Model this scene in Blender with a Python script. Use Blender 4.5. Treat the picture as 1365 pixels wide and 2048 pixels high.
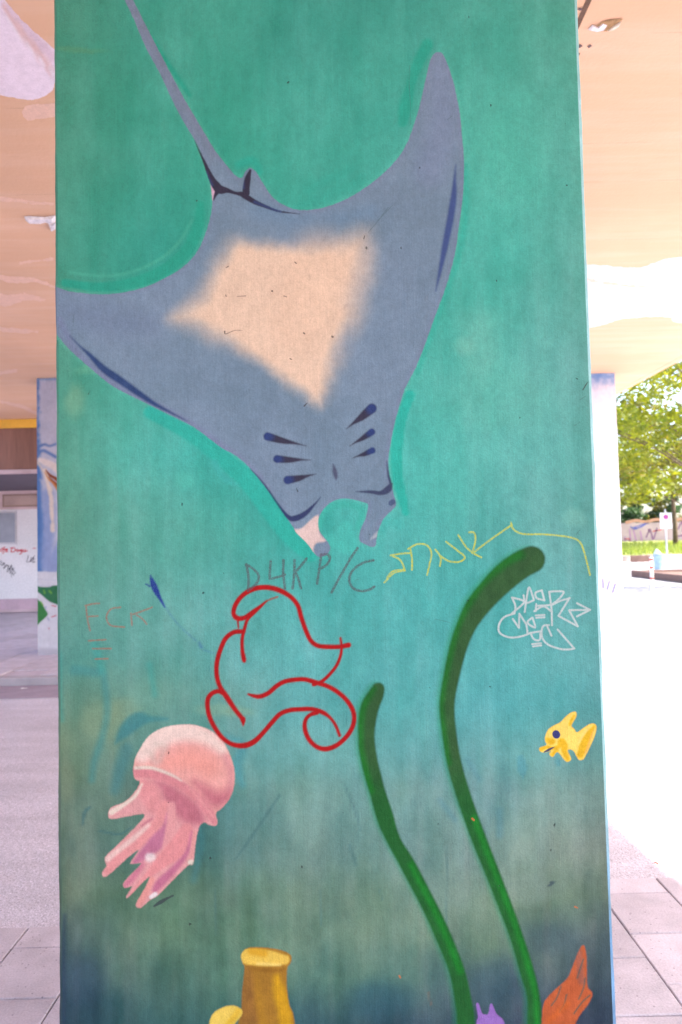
import bpy, bmesh, math, random
import numpy as np
from mathutils import Matrix, Vector
random.seed(7); rng = np.random.default_rng(11)
for o in list(bpy.data.objects): bpy.data.objects.remove(o)
scene = bpy.context.scene
COL = scene.collection

# ------------------------------------------------------------------ camera
F = 1400.0                      # focal length in photo pixels (1365 x 2048)
EYE = Vector((0, 0, 1.6))
RM = Matrix.Rotation(math.radians(90 + 2.4), 3, 'X') @ Matrix.Rotation(math.radians(-1.29), 3, 'Z')
cam = bpy.data.cameras.new('camera'); cam.sensor_fit = 'VERTICAL'; cam.sensor_height = 36
cam.sensor_width = 24; cam.lens = F / 2048 * 36; cam.clip_start = .05; cam.clip_end = 2000
cam.dof.use_dof = True; cam.dof.focus_distance = 1.56; cam.dof.aperture_fstop = 5.0
co = bpy.data.objects.new('camera', cam); COL.objects.link(co)
co.matrix_world = Matrix.Translation(EYE) @ RM.to_4x4(); scene.camera = co

# ------------------------------------------------------------------ world, sun, exposure
SUN_EL, SUN_AZ = 48.0, 108.0      # azimuth clockwise from +Y
w = bpy.data.worlds.new('World'); scene.world = w; w.use_nodes = True
nt = w.node_tree; bg = nt.nodes['Background']
sky = nt.nodes.new('ShaderNodeTexSky'); sky.sky_type = 'NISHITA'; sky.sun_disc = False
sky.sun_elevation = math.radians(SUN_EL); sky.sun_rotation = math.radians(SUN_AZ)
sky.air_density = 1.0; sky.dust_density = 3.0; sky.ozone_density = .8
nt.links.new(sky.outputs[0], bg.inputs[0]); bg.inputs[1].default_value = .15
sl = bpy.data.lights.new('sun', 'SUN'); sl.energy = 3.0; sl.angle = math.radians(.53); sl.color = (1, .95, .87)
so = bpy.data.objects.new('sun', sl); COL.objects.link(so)
el, az = math.radians(SUN_EL), math.radians(SUN_AZ)
sd_ = Vector((math.sin(az) * math.cos(el), math.cos(az) * math.cos(el), math.sin(el)))
so.rotation_euler = sd_.to_track_quat('Z', 'Y').to_euler(); so.location = (20, -10, 30)
scene.view_settings.view_transform = 'Standard'; scene.view_settings.look = 'None'
scene.view_settings.gamma = 1; scene.view_settings.use_curve_mapping = False
scene.view_settings.exposure = 2.28
scene.render.engine = 'CYCLES'
scene.cycles.transparent_max_bounces = 24; scene.cycles.max_bounces = 10; scene.cycles.diffuse_bounces = 6

# ------------------------------------------------------------------ photogrammetry helpers
RN = np.array(RM)
def project(P):                                   # world (n,3) -> photo pixels
    c = (P - np.array(EYE)) @ RN
    return 682.5 + F * c[:, 0] / -c[:, 2], 1024 - F * c[:, 1] / -c[:, 2]
class Plane:
    def __init__(s, O, U, V, N): s.O, s.U, s.V, s.N = [np.array(a, float) for a in (O, U, V, N)]
    def hit(s, x, y):
        d = RN @ np.array([(x - 682.5) / F, -(y - 1024) / F, -1.0]); e = np.array(EYE)
        t = ((s.O - e) @ s.N) / (d @ s.N); p = e + t * d - s.O
        return p @ s.U, p @ s.V
    def world(s, u, v, off=0): return s.O + np.outer(u, s.U) + np.outer(v, s.V) + off * s.N
def lin(c):
    c = np.asarray(c, float) / 255.0
    return np.where(c <= .04045, c / 12.92, ((c + .055) / 1.055) ** 2.4)
def smooth(t): t = np.clip(t, 0, 1); return t * t * (3 - 2 * t)

def catmull(pts, n=6, closed=False):
    P = np.array(pts, float)
    if len(P) < 3: return P
    if closed: Q = np.vstack([P[-1], P, P[0], P[1]])
    else: Q = np.vstack([2 * P[0] - P[1], P, 2 * P[-1] - P[-2]])
    out = []
    for i in range(1, len(Q) - 2):
        a, b, c, d = Q[i - 1], Q[i], Q[i + 1], Q[i + 2]
        for k in range(n):
            t = k / n
            out.append(.5 * (2 * b + (c - a) * t + (2 * a - 5 * b + 4 * c - d) * t * t + (3 * b - a - 3 * c + d) * t ** 3))
    if not closed: out.append(P[-1])
    return np.array(out)
def segdist(x, y, P, closed=False, R=None):
    best = np.full(x.shape, 1e9); n = len(P)
    for i in range(n if closed else n - 1):
        a, b = P[i], P[(i + 1) % n]; dx, dy = b[0] - a[0], b[1] - a[1]; L = dx * dx + dy * dy + 1e-9
        t = np.clip(((x - a[0]) * dx + (y - a[1]) * dy) / L, 0, 1)
        d = np.hypot(x - a[0] - t * dx, y - a[1] - t * dy)
        if R is not None: d = d - (R[i] * (1 - t) + R[(i + 1) % n] * t)
        best = np.minimum(best, d)
    return best
def poly(pts, n=4, sm=True):
    P = catmull(pts, n, True) if sm else np.array(pts, float)
    def f(x, y):
        d = segdist(x, y, P, True); ins = np.zeros(x.shape, bool); m = len(P)
        for i in range(m):
            (ax, ay), (bx, by) = P[i], P[(i + 1) % m]
            if ay == by: continue
            c = ((ay > y) != (by > y)) & (x < (bx - ax) * (y - ay) / (by - ay) + ax); ins ^= c
        return np.where(ins, -d, d)
    f.box = (P[:, 0].min(), P[:, 1].min(), P[:, 0].max(), P[:, 1].max()); return f
def stroke(*lines, r=3, n=5):                     # lines of (x,y) or (x,y,r)
    LS = []
    for l in lines:
        a = np.array([tuple(p) if len(p) == 3 else (p[0], p[1], r) for p in l], float)
        LS.append(catmull(a, n) if len(a) > 2 else a)
    A = np.vstack(LS); m = A[:, 2].max()
    def f(x, y):
        b = np.full(x.shape, 1e9)
        for a in LS: b = np.minimum(b, segdist(x, y, a, R=a[:, 2]))
        return b
    f.box = (A[:, 0].min() - m, A[:, 1].min() - m, A[:, 0].max() + m, A[:, 1].max() + m); return f
def zz(ox, oy, s, pts, r=None):
    return [(ox + p[0] * s, oy + p[1] * s) + ((p[2],) if len(p) > 2 else ((r,) if r else ())) for p in pts]

_perm = rng.random((64, 64))
def vnoise(x, y):                                 # value noise for brushy mottling
    xi, yi = np.floor(x).astype(int), np.floor(y).astype(int); fx, fy = smooth(x - xi), smooth(y - yi)
    g = lambda a, b: _perm[a % 64, b % 64]
    return (g(xi, yi) * (1 - fx) + g(xi + 1, yi) * fx) * (1 - fy) + (g(xi, yi + 1) * (1 - fx) + g(xi + 1, yi + 1) * fx) * fy
def fbm(x, y, o=4):
    v = 0; a = .5
    for k in range(o):
        t = .6 + 1.1 * k; ct, st = math.cos(t), math.sin(t)
        v = v + a * vnoise((x * ct - y * st) * 2 ** k + 17 * k, (x * st + y * ct) * 2 ** k + 5 * k); a *= .5
    return v - .5
class Canvas:                                     # sRGB painter evaluated at photo positions
    def __init__(s, x, y, base): s.x, s.y = x, y; s.c = np.zeros((len(x), 3)) + np.array(base, float)
    def lay(s, f, col, soft=4, op=1.0, grow=0.0, rough=0.0):
        d = f(s.x, s.y) + rough * fbm(s.x / 9, s.y / 9, 3)
        a = (smooth((grow - d) / soft + .5) * op)[:, None]
        s.c = s.c * (1 - a) + np.array(col, float) * a; return s
    def mottle(s, amt, sx, sy, tint=(1, 1, 1)):
        s.c = s.c + (fbm(s.x / sx, s.y / sy) * amt)[:, None] * np.array(tint); return s

# ------------------------------------------------------------------ object helpers
def tag(o, label=None, cat=None, group=None, kind=None):
    if label: o['label'] = label
    if cat: o['category'] = cat
    if group: o['group'] = group
    if kind: o['kind'] = kind
    return o
def thing(name, loc=(0, 0, 0), rz=0, **k):
    o = bpy.data.objects.new(name, None); COL.objects.link(o); o.location = loc; o.rotation_euler = (0, 0, rz)
    o.empty_display_size = .2; return tag(o, **k)
def link(name, me, parent=None, mats=(), **k):
    o = bpy.data.objects.new(name, me); COL.objects.link(o)
    if parent: o.parent = parent
    for m in mats: me.materials.append(m)
    return tag(o, **k)
def from_arr(name, V, Fq, parent=None, mats=(), attrs={}, smoothf=False, **k):
    me = bpy.data.meshes.new(name); V = np.asarray(V, np.float32); Fq = np.asarray(Fq, np.int32); m = Fq.shape[1]
    me.vertices.add(len(V)); me.vertices.foreach_set('co', V.ravel())
    me.loops.add(Fq.size); me.loops.foreach_set('vertex_index', Fq.ravel())
    me.polygons.add(len(Fq)); me.polygons.foreach_set('loop_start', np.arange(0, Fq.size, m, dtype=np.int32))
    me.update(calc_edges=True); me.validate()
    for a, d in attrs.items():
        if d.ndim == 2:
            at = me.attributes.new(a, 'FLOAT_COLOR', 'POINT')
            at.data.foreach_set('color', np.hstack([d, np.ones((len(d), 1))]).astype(np.float32).ravel())
        else:
            at = me.attributes.new(a, 'FLOAT', 'POINT'); at.data.foreach_set('value', d.astype(np.float32))
    return link(name, me, parent, mats, **k)
def bm_obj(name, bm, mat, parent=None, smoothf=False, bevel=0, **k):
    if bevel: bmesh.ops.bevel(bm, geom=list(bm.edges), offset=bevel, segments=2, affect='EDGES', profile=.6)
    me = bpy.data.meshes.new(name); bm.to_mesh(me); bm.free()
    if smoothf:
        for p in me.polygons: p.use_smooth = True
    return link(name, me, parent, [mat], **k)
def bx(bm, x0, x1, y0, y1, z0, z1):
    vs = [bm.verts.new((x, y, z)) for z in (z0, z1) for y in (y0, y1) for x in (x0, x1)]
    for f in ((0, 2, 3, 1), (4, 5, 7, 6), (0, 1, 5, 4), (2, 6, 7, 3), (0, 4, 6, 2), (1, 3, 7, 5)): bm.faces.new([vs[i] for i in f])
    return bm
def box(name, x0, x1, y0, y1, z0, z1, mat, parent=None, bevel=0, **k):
    return bm_obj(name, bx(bmesh.new(), x0, x1, y0, y1, z0, z1), mat, parent, bevel=bevel, **k)
def tube(bm, pts, radii, n=8, cap=True):
    rings = []; pts = [Vector(p) for p in pts]
    for i, p in enumerate(pts):
        d = (pts[min(i + 1, len(pts) - 1)] - pts[max(i - 1, 0)]).normalized()
        a = d.orthogonal().normalized() if i == 0 else (rings_a - d * rings_a.dot(d)).normalized(); rings_a = a
        b = d.cross(a)
        rings.append([bm.verts.new(p + (a * math.cos(t) + b * math.sin(t)) * radii[i]) for t in [2 * math.pi * j / n for j in range(n)]])
    for r0, r1 in zip(rings, rings[1:]):
        for j in range(n): bm.faces.new((r0[j], r0[(j + 1) % n], r1[(j + 1) % n], r1[j]))
    if cap: bm.faces.new(rings[0][::-1]); bm.faces.new(rings[-1])
    return bm

# ------------------------------------------------------------------ materials
class NB:
    def __init__(s, name):
        s.m = bpy.data.materials.new(name); s.m.use_nodes = True; s.t = s.m.node_tree; s.b = s.t.nodes['Principled BSDF']
        s.out = s.t.nodes['Material Output']
        s.pos = s.t.nodes.new('ShaderNodeNewGeometry').outputs['Position']
    def n(s, typ, **k):
        o = s.t.nodes.new(typ)
        for a, v in k.items():
            if a.startswith('i_'): o.inputs[a[2:].replace('_', ' ')].default_value = v
            else: setattr(o, a, v)
        return o
    def l(s, a, b): s.t.links.new(a, b); return b
    def scaled(s, sc):
        v = s.n('ShaderNodeVectorMath', operation='MULTIPLY'); s.l(s.pos, v.inputs[0]); v.inputs[1].default_value = sc; return v.outputs[0]
    def noise(s, sc, scale, det=4, rough=.55, vec=None):
        o = s.n('ShaderNodeTexNoise', i_Scale=scale, i_Detail=det, i_Roughness=rough); s.l(vec or s.scaled(sc), o.inputs['Vector']); return o.outputs[0]
    def ramp(s, fac, stops):
        r = s.n('ShaderNodeValToRGB'); s.l(fac, r.inputs[0]); e = r.color_ramp.elements
        while len(e) < len(stops): e.new(.5)
        for q, (p, c) in zip(e, stops): q.position = p; q.color = (c, c, c, 1) if not hasattr(c, '__len__') else tuple(c) + (1,)
        return r.outputs[0]
    def math(s, op, a, b=None, clamp=False):
        o = s.n('ShaderNodeMath', operation=op, use_clamp=clamp)
        for i, v in enumerate((a, b)):
            if v is None: continue
            if isinstance(v, (int, float)): o.inputs[i].default_value = v
            else: s.l(v, o.inputs[i])
        return o.outputs[0]
    def mul(s, c, f):                             # colour * colour/grey
        o = s.n('ShaderNodeMix', data_type='RGBA', blend_type='MULTIPLY'); o.inputs[0].default_value = 1
        for i, v in ((6, c), (7, f)):
            if isinstance(v, tuple): o.inputs[i].default_value = v + (1,)
            else: s.l(v, o.inputs[i])
        return o.outputs[2]
    def mix(s, f, a, b):
        o = s.n('ShaderNodeMix', data_type='RGBA')
        if isinstance(f, (int, float)): o.inputs[0].default_value = f
        else: s.l(f, o.inputs[0])
        for i, v in ((6, a), (7, b)):
            if isinstance(v, tuple): o.inputs[i].default_value = v + (1,)
            else: s.l(v, o.inputs[i])
        return o.outputs[2]
    def bump(s, h, strength, dist):
        o = s.n('ShaderNodeBump', i_Strength=strength, i_Distance=dist); s.l(h, o.inputs['Height']); s.l(o.outputs[0], s.b.inputs['Normal']); return s
    def col(s, c):
        if isinstance(c, tuple): s.b.inputs['Base Color'].default_value = c + (1,)
        else: s.l(c, s.b.inputs['Base Color'])
        return s
    def rough(s, v): s.b.inputs['Roughness'].default_value = v; return s

def plaster_height(q):
    fine = q.noise((1, 1, 1), 330, 3, .6); mid = q.noise((1, 1, .8), 90, 4, .6)
    brush = q.noise((1, 1, .05), 260, 3, .6); big = q.noise((1, 1, 1), 9, 3)
    h = q.math('ADD', q.math('MULTIPLY', fine, .45), q.math('MULTIPLY', mid, .5))
    h = q.math('ADD', h, q.math('MULTIPLY', brush, .38)); h = q.math('ADD', h, q.math('MULTIPLY', big, 1.2))
    pit = q.n('ShaderNodeTexVoronoi', i_Scale=24.0)
    wv = q.n('ShaderNodeVectorMath', operation='ADD'); q.l(q.scaled((1, 1, .8)), wv.inputs[0])
    nz = q.n('ShaderNodeTexNoise', i_Scale=40.0); q.l(q.pos, nz.inputs['Vector'])
    sc = q.n('ShaderNodeVectorMath', operation='SCALE'); q.l(nz.outputs['Color'], sc.inputs[0]); sc.inputs['Scale'].default_value = .018
    q.l(sc.outputs[0], wv.inputs[1]); q.l(wv.outputs[0], pit.inputs['Vector'])
    keep = q.math('GREATER_THAN', q.n_sep(pit.outputs['Color']), .68)
    p = q.ramp(pit.outputs['Distance'], [(0, 1), (.035, .8), (.06, 0)])
    p = q.math('MULTIPLY', p, keep)
    return q.math('SUBTRACT', h, q.math('MULTIPLY', p, 1.6)), p, fine, mid, brush
def n_sep(q, c):
    o = q.n('ShaderNodeSeparateColor'); q.l(c, o.inputs[0]); return o.outputs[0]
NB.n_sep = n_sep
def paint_mat(name, soft=None, opacity=1.0, edge=0.0, grain=0.0, escale=160, rough=.7, relief=1.0, under=True):
    q = NB(name); h, pit, fine, mid, brush = plaster_height(q)
    at = q.n('ShaderNodeAttribute', attribute_name='Col'); src = at.outputs['Color']
    if soft is not None:                          # spray edge: mix towards the coat underneath
        s = q.n('ShaderNodeAttribute', attribute_name='sd').outputs['Fac']
        n1 = q.noise((1, 1, 1), escale, 4, .65)
        s = q.math('SUBTRACT', s, q.math('MULTIPLY', q.math('SUBTRACT', n1, .5), edge * 2))
        a = q.math('ADD', q.math('MULTIPLY', s, -1.0 / soft), .5, True)
        a = q.math('MULTIPLY', q.math('MULTIPLY', a, a), q.math('SUBTRACT', 3.0, q.math('MULTIPLY', a, 2.0)))
        a = q.math('MULTIPLY', a, opacity)
        if grain:
            gr = q.ramp(q.noise((1, 1, 1), 420, 3, .7), [(.5 - .16, 1 - grain), (.5 + .1, 1)]); a = q.math('MULTIPLY', a, gr)
        if under: src = q.mix(a, q.n('ShaderNodeAttribute', attribute_name='Under').outputs['Color'], src)
        else: q.l(q.math('GREATER_THAN', a, .5 * opacity), q.b.inputs['Alpha'])
    m = q.ramp(mid, [(.25, .91), (.5, 1.0), (.75, 1.07)]); b = q.ramp(brush, [(.3, .955), (.7, 1.04)])
    g = q.ramp(fine, [(.3, .9), (.7, 1.07)])
    bl = q.ramp(q.noise((1, 1, .7), 22, 5, .62), [(.3, .93), (.7, 1.06)])
    c = q.mul(q.mul(q.mul(q.mul(src, m), b), g), bl)
    c = q.mix(q.math('MULTIPLY', pit, .75), c, (.03, .035, .035))
    q.col(c).rough(rough).bump(h, .8 * relief, .0022)
    q.b.inputs['Specular IOR Level'].default_value = .2
    return q.m

def sheet(name, plane, off, f, colour, mat, parent, step=3.0, margin=4, clip=None, under=None, **k):
    """thin layer of paint lying on a wall: grid cut to the shape, sd = distance to the outline"""
    x0, y0, x1, y1 = f.box; c = [plane.hit(x, y) for x in (x0 - margin - 3, x1 + margin + 3) for y in (y0 - margin - 3, y1 + margin + 3)]
    us, vs = [p[0] for p in c], [p[1] for p in c]
    u0, u1, v0, v1 = min(us), max(us), min(vs), max(vs)
    if clip: u0, u1, v0, v1 = max(u0, clip[0]), min(u1, clip[1]), max(v0, clip[2]), min(v1, clip[3])
    nu = max(2, int((u1 - u0) / (step * plane.ppu)) + 1); nv = max(2, int((v1 - v0) / (step * plane.ppv)) + 1)
    U, V = np.meshgrid(np.linspace(u0, u1, nu), np.linspace(v0, v1, nv)); U, V = U.ravel(), V.ravel()
    P = plane.world(U, V, off); x, y = project(plane.world(U, V, 0)); d = f(x, y)
    idx = np.arange(nu * nv).reshape(nv, nu)
    q = np.stack([idx[:-1, :-1], idx[:-1, 1:], idx[1:, 1:], idx[1:, :-1]], -1).reshape(-1, 4)
    keep = d[q].min(1) < margin; q = q[keep]
    used, inv = np.unique(q, return_inverse=True); q = inv.reshape(-1, 4)
    x, y, d, P = x[used], y[used], d[used], P[used]
    C = lin(np.clip(colour(x, y) if callable(colour) else np.tile(np.array(colour, float), (len(x), 1)), 0, 255)) * plane.k
    if plane.flip: q = q[:, ::-1]
    at = {'Col': C, 'sd': d}
    if under: at['Under'] = lin(np.clip(under(x, y), 0, 255)) * plane.k
    return from_arr(name, P, q, parent, [mat], at, **k)
LAYERS = []
NOFF = [0]
def nextoff(): NOFF[0] += 1; return .00006 + .000012 * NOFF[0]
def composite(x, y):                              # colour of the coats already on the pillar
    c = mural_front(x, y); bx0, bx1, by0, by1 = x.min(), x.max(), y.min(), y.max()
    for f, col, soft, op in LAYERS:
        if f.box[0] - 9 > bx1 or f.box[2] + 9 < bx0 or f.box[1] - 9 > by1 or f.box[3] + 9 < by0: continue
        a = (smooth(.5 - f(x, y) / soft) * op)[:, None]; q = a[:, 0] > 0
        if not q.any(): continue
        cc = col(x[q], y[q]) if callable(col) else np.array(col, float)
        c[q] = c[q] * (1 - a[q]) + cc * a[q]
    return c

def simple(name, c, rough=.8, nscale=3, lo=.85, hi=1.12, fscale=60, bump=.3, bd=.004, spec=.3, flo=.88, fhi=1.1, vec=(1, 1, 1)):
    q = NB(name); a = q.noise(vec, nscale, 5); b = q.noise(vec, fscale, 4)
    q.col(q.mul(q.mul(c, q.ramp(a, [(.3, lo), (.7, hi)])), q.ramp(b, [(.3, flo), (.7, fhi)]))).rough(rough).bump(b, bump, bd)
    q.b.inputs['Specular IOR Level'].default_value = spec
    return q.m

# ------------------------------------------------------------------ key measures
D = 1.55; DECK_Z = 4.17; DECK_X = 5.0; DECK_END = 13.8
front = Plane((0, D, 0), (1, 0, 0), (0, 0, 1), (0, -1, 0)); front.ppu = front.ppv = D / F; front.k = np.array((.81, .83, .80)); front.flip = False
PL = front.hit(111, 1024)[0]; PR = front.hit(1196.5, 1024)[0]; CH = .0095
farL = Plane((0, 10.5, 0), (1, 0, 0), (0, 0, 1), (0, -1, 0)); farL.ppu = farL.ppv = 10.5 / F; farL.k = .75; farL.flip = False
farR = Plane((0, 11.0, 0), (1, 0, 0), (0, 0, 1), (0, -1, 0)); farR.ppu = farR.ppv = 11 / F; farR.k = .8; farR.flip = False
shop = Plane((0, 17.8, 0), (1, 0, 0), (0, 0, 1), (0, -1, 0)); shop.ppu = shop.ppv = 17.8 / F; shop.k = .8; shop.flip = False
ceil = Plane((0, 0, DECK_Z), (1, 0, 0), (0, 1, 0), (0, 0, -1)); ceil.ppu = .006; ceil.ppv = .012; ceil.k = .97; ceil.flip = True

# ------------------------------------------------------------------ ground, roads, pavements
def asphalt_mat():
    q = NB('asphalt'); st = q.n('ShaderNodeTexVoronoi', i_Scale=150.0); q.l(q.pos, st.inputs['Vector'])
    a = q.noise((1, 1, 1), .8, 5); b = q.noise((.5, 3, 1), 1.6, 4); c = q.noise((1, 1, 1), 70, 4)
    cc = q.mul((.56, .52, .59), q.ramp(a, [(.3, .88), (.7, 1.08)])); cc = q.mul(cc, q.ramp(b, [(.35, .9), (.65, 1.05)]))
    cc = q.mul(cc, q.ramp(c, [(.3, .84), (.7, 1.14)])); cc = q.mul(cc, q.ramp(q.n_sep(st.outputs['Color']), [(0, .72), (.25, .96), (.9, 1.03), (1, 1.35)]))
    q.col(cc).rough(.85).bump(q.math('ADD', c, st.outputs['Distance']), .6, .005); return q.m
asphalt = asphalt_mat()
sunny = simple('pale_paving', (.40, .37, .38), .85, .8, .9, 1.08, 60, .4, .004)
joint_m = simple('joint_dirt', (.20, .165, .18), .95)
kerb_m = simple('kerb_granite', (.42, .38, .42), .8, 4, .85, 1.1, 120)
gutter_m = simple('gutter_stone', (.34, .28, .34), .85, 4, .85, 1.1, 60)
def slab_mat(name, c):
    q = NB(name); oi = q.n('ShaderNodeObjectInfo').outputs['Random']
    a = q.noise((1, 1, 1), 6, 5); b = q.noise((1, 1, 1), 140, 4)
    sp = q.n('ShaderNodeTexVoronoi', i_Scale=42.0); q.l(q.pos, sp.inputs['Vector'])
    keep = q.math('GREATER_THAN', q.n_sep(sp.outputs['Color']), .55)
    gum = q.math('MULTIPLY', q.ramp(sp.outputs['Distance'], [(0, 1), (.10, .8), (.17, 0)]), keep)
    cc = q.mul(q.mul(q.mul(c, q.ramp(oi, [(0, .9), (1, 1.08)])), q.ramp(a, [(.3, .84), (.7, 1.1)])), q.ramp(b, [(.3, .86), (.7, 1.12)]))
    q.col(q.mix(q.math('MULTIPLY', gum, .7), cc, (.07, .06, .07))).rough(.85).bump(b, .5, .003)
    return q.m
slab_m = slab_mat('concrete_slab', (.50, .445, .50)); fslab_m = slab_mat('far_slab', (.54, .47, .53))
box('ground', -220, 220, -160, 400, -.6, -.13, simple('ground_earth', (.42, .38, .36), .9, .2, .85, 1.1, 8), kind='structure')
def road():
    V = [(-60, 3.04, -.012), (0, 3.04, -.012), (0, 3.345, -.012), (60, 3.345, -.012), (60, 8.02, -.10), (-60, 8.02, -.10)]
    bm = bmesh.new(); t = [bm.verts.new(v) for v in V]; b = [bm.verts.new((v[0], v[1], -.35)) for v in V]; n = len(V)
    bm.faces.new(t); bm.faces.new(b[::-1])
    for i in range(n): bm.faces.new((t[i], b[i], b[(i + 1) % n], t[(i + 1) % n]))
    bmesh.ops.recalc_face_normals(bm, faces=bm.faces); return bm_obj('road', bm, asphalt, kind='structure')
road()
box('gutter', -60, 60, 8.02, 8.72, -.3, -.092, gutter_m, kind='structure')
near = box('near_pavement', -40, 40, -14, 3.03, -.3, -.013, joint_m, kind='structure')
box('near_pavement', .01, 40, 3.032, 3.335, -.3, -.0135, joint_m, kind='structure')
far = box('far_pavement', -60, 60, 8.89, 29, -.3, -.012, simple('far_paving', (.54, .47, .53), .85, 1.5, .88, 1.08, 40), kind='structure')
def slabs(parent, xs, ys, pw, pl, ztop, th, mat, stagger, gap=.0022, jitter=.0012, off=0, ymax=lambda x: 3.338 if x > 0 else 3.033):
    variants = []
    for v in range(5):
        bm = bx(bmesh.new(), -pw / 2 + gap, pw / 2 - gap, -pl / 2 + gap, pl / 2 - gap, -th, 0)
        for vv in bm.verts: vv.co.x += random.uniform(-1, 1) * .002; vv.co.y += random.uniform(-1, 1) * .002
        bmesh.ops.bevel(bm, geom=[e for e in bm.edges if all(q.co.z > -.001 for q in e.verts)], offset=.004, segments=1, affect='EDGES')
        me = bpy.data.meshes.new('paving_slab'); bm.to_mesh(me); bm.free(); me.materials.append(mat); variants.append(me)
    for i, x in enumerate(xs):
        for y in ys:
            yy = y + (stagger if (i + off) % 2 else 0)
            ov = yy + pl / 2 - ymax(x)
            if ov > pl * .85: continue
            ov = max(ov, 0); yy -= ov / 2
            o = bpy.data.objects.new('paving_slab', random.choice(variants)); COL.objects.link(o); o.parent = parent
            o.scale = (1, 1 - ov / pl, 1); o.location = (x, yy, ztop + random.uniform(-1, 1) * jitter)
            o.rotation_euler = (random.uniform(-.004, .004), random.uniform(-.004, .004), random.uniform(-.006, .006))
slabs(near, [1.275 + .31 * k for k in range(-11, -2)], [2.56 + .32 * k for k in range(-11, 3)], .31, .32, 0, .03, slab_m, .16)
slabs(near, [1.275 + .31 * k for k in range(-2, 4)], [2.74 + .32 * k - .02 for k in range(-11, 3)], .31, .32, 0, .03, slab_m, .16)
# far kerb and far slabs
for k in range(12): box('kerb_stone', -9 + k * 1.5 + .005, -7.5 + k * 1.5 - .005, 8.725, 8.885, -.28, .003, kerb_m, far, bevel=.012)
slabs(far, [-7.6 + .5 * k for k in range(10)], [9.25 + .7 * k for k in range(10)], .5, .7, .012, .02, fslab_m, .35, gap=.006, ymax=lambda x: 99)
# right plaza
box('plaza', 5.2, 60, 8.89, 60, -.3, -.008, sunny, kind='structure')

# ------------------------------------------------------------------ deck above
deck_q = NB('peach_soffit_paint')
a = deck_q.noise((1, 1, 1), .7, 5); b = deck_q.noise((.25, 2.2, 1), 3.0, 5); c_ = deck_q.noise((1, 1, 1), 45, 4)
cc = deck_q.mul(deck_q.mix(deck_q.ramp(b, [(.45, 0), (.7, 1)]), (.755, .475, .295), (.78, .515, .345)), deck_q.ramp(a, [(.3, .9), (.7, 1.05)]))
wv = deck_q.n('ShaderNodeTexNoise', i_Scale=1.3, i_Detail=3.0); deck_q.l(deck_q.pos, wv.inputs['Vector'])
sep = deck_q.n('ShaderNodeSeparateXYZ'); deck_q.l(deck_q.pos, sep.inputs[0])
yy = deck_q.math('ADD', sep.outputs[1], deck_q.math('MULTIPLY', wv.outputs[0], .03))
fr = deck_q.math('FRACT', deck_q.math('MULTIPLY', yy, 1 / .5)); ln = deck_q.ramp(fr, [(0, 1), (.012, 0)])
brk = deck_q.ramp(deck_q.noise((1, 6, 1), 2.0, 3), [(.48, 0), (.56, 1)])
ln = deck_q.math('MULTIPLY', ln, brk)
deck_q.col(deck_q.mix(deck_q.math('MULTIPLY', ln, .35), cc, (.25, .15, .12))).rough(.8)
deck_q.bump(deck_q.math('SUBTRACT', deck_q.math('ADD', c_, deck_q.math('MULTIPLY', b, 2)), ln), .35, .006)
deck = thing('elevated_deck', (0, 0, DECK_Z), label='peach painted concrete underside of the elevated road above the pillars', cat='bridge')
def child_box(name, par, x0, x1, y0, y1, z0, z1, mat, bevel=0, **k):
    L = par.location; return box(name, x0 - L.x, x1 - L.x, y0 - L.y, y1 - L.y, z0 - L.z, z1 - L.z, mat, par, bevel, **k)
edge_m = simple('deck_edge', (.62, .42, .34), .8, 2)
child_box('slab', deck, -7.0, 1.238, -2.6, DECK_END, DECK_Z, DECK_Z + .7, deck_q.m)
child_box('slab', deck, 1.252, DECK_X - .02, -2.6, DECK_END, DECK_Z, DECK_Z + .7, deck_q.m)
child_box('edge_beam', deck, DECK_X - .018, DECK_X + .10, -2.6, DECK_END, DECK_Z - .004, DECK_Z + 1.0, deck_q.m, .006)
child_box('edge_beam', deck, -7.2, -7.002, -2.6, DECK_END, DECK_Z - .012, DECK_Z + 1.0, edge_m, .01)
child_box('joint_strip', deck, 1.232, 1.258, -2.5, DECK_END - .1, DECK_Z - .003, DECK_Z + .012, simple('joint_rust', (.16, .10, .07), .9, 20))
def local(o, par):                                 # sheets are built in world space
    o.matrix_parent_inverse = Matrix.Translation(par.location).inverted(); return o
cloud_m = paint_mat('soffit_cloud_paint', soft=5, edge=4, under=False, escale=14, relief=.5)
def cloudcol(base):
    return lambda x, y: Canvas(x, y, base).mottle(14, 50, 12).c
clips = (1.27, DECK_X - .03, -4, DECK_END - .05)
f = poly([(1130, 532), (1175, 529), (1215, 532), (1235, 534), (1285, 534), (1330, 518), (1365, 514), (1430, 508), (1430, 640), (1365, 645), (1345, 642), (1340, 634), (1290, 634), (1235, 640), (1200, 652), (1150, 655), (1100, 640), (1100, 560)])
local(sheet('painted_cloud', ceil, .0005, f, cloudcol((226, 216, 222)), cloud_m, deck, 3, clip=clips, label='long white cloud painted on the right of the soffit'), deck)
thin_m = paint_mat('faint_cloud_paint', soft=10, opacity=.45, edge=6, under=False, escale=14, relief=.5)
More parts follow.
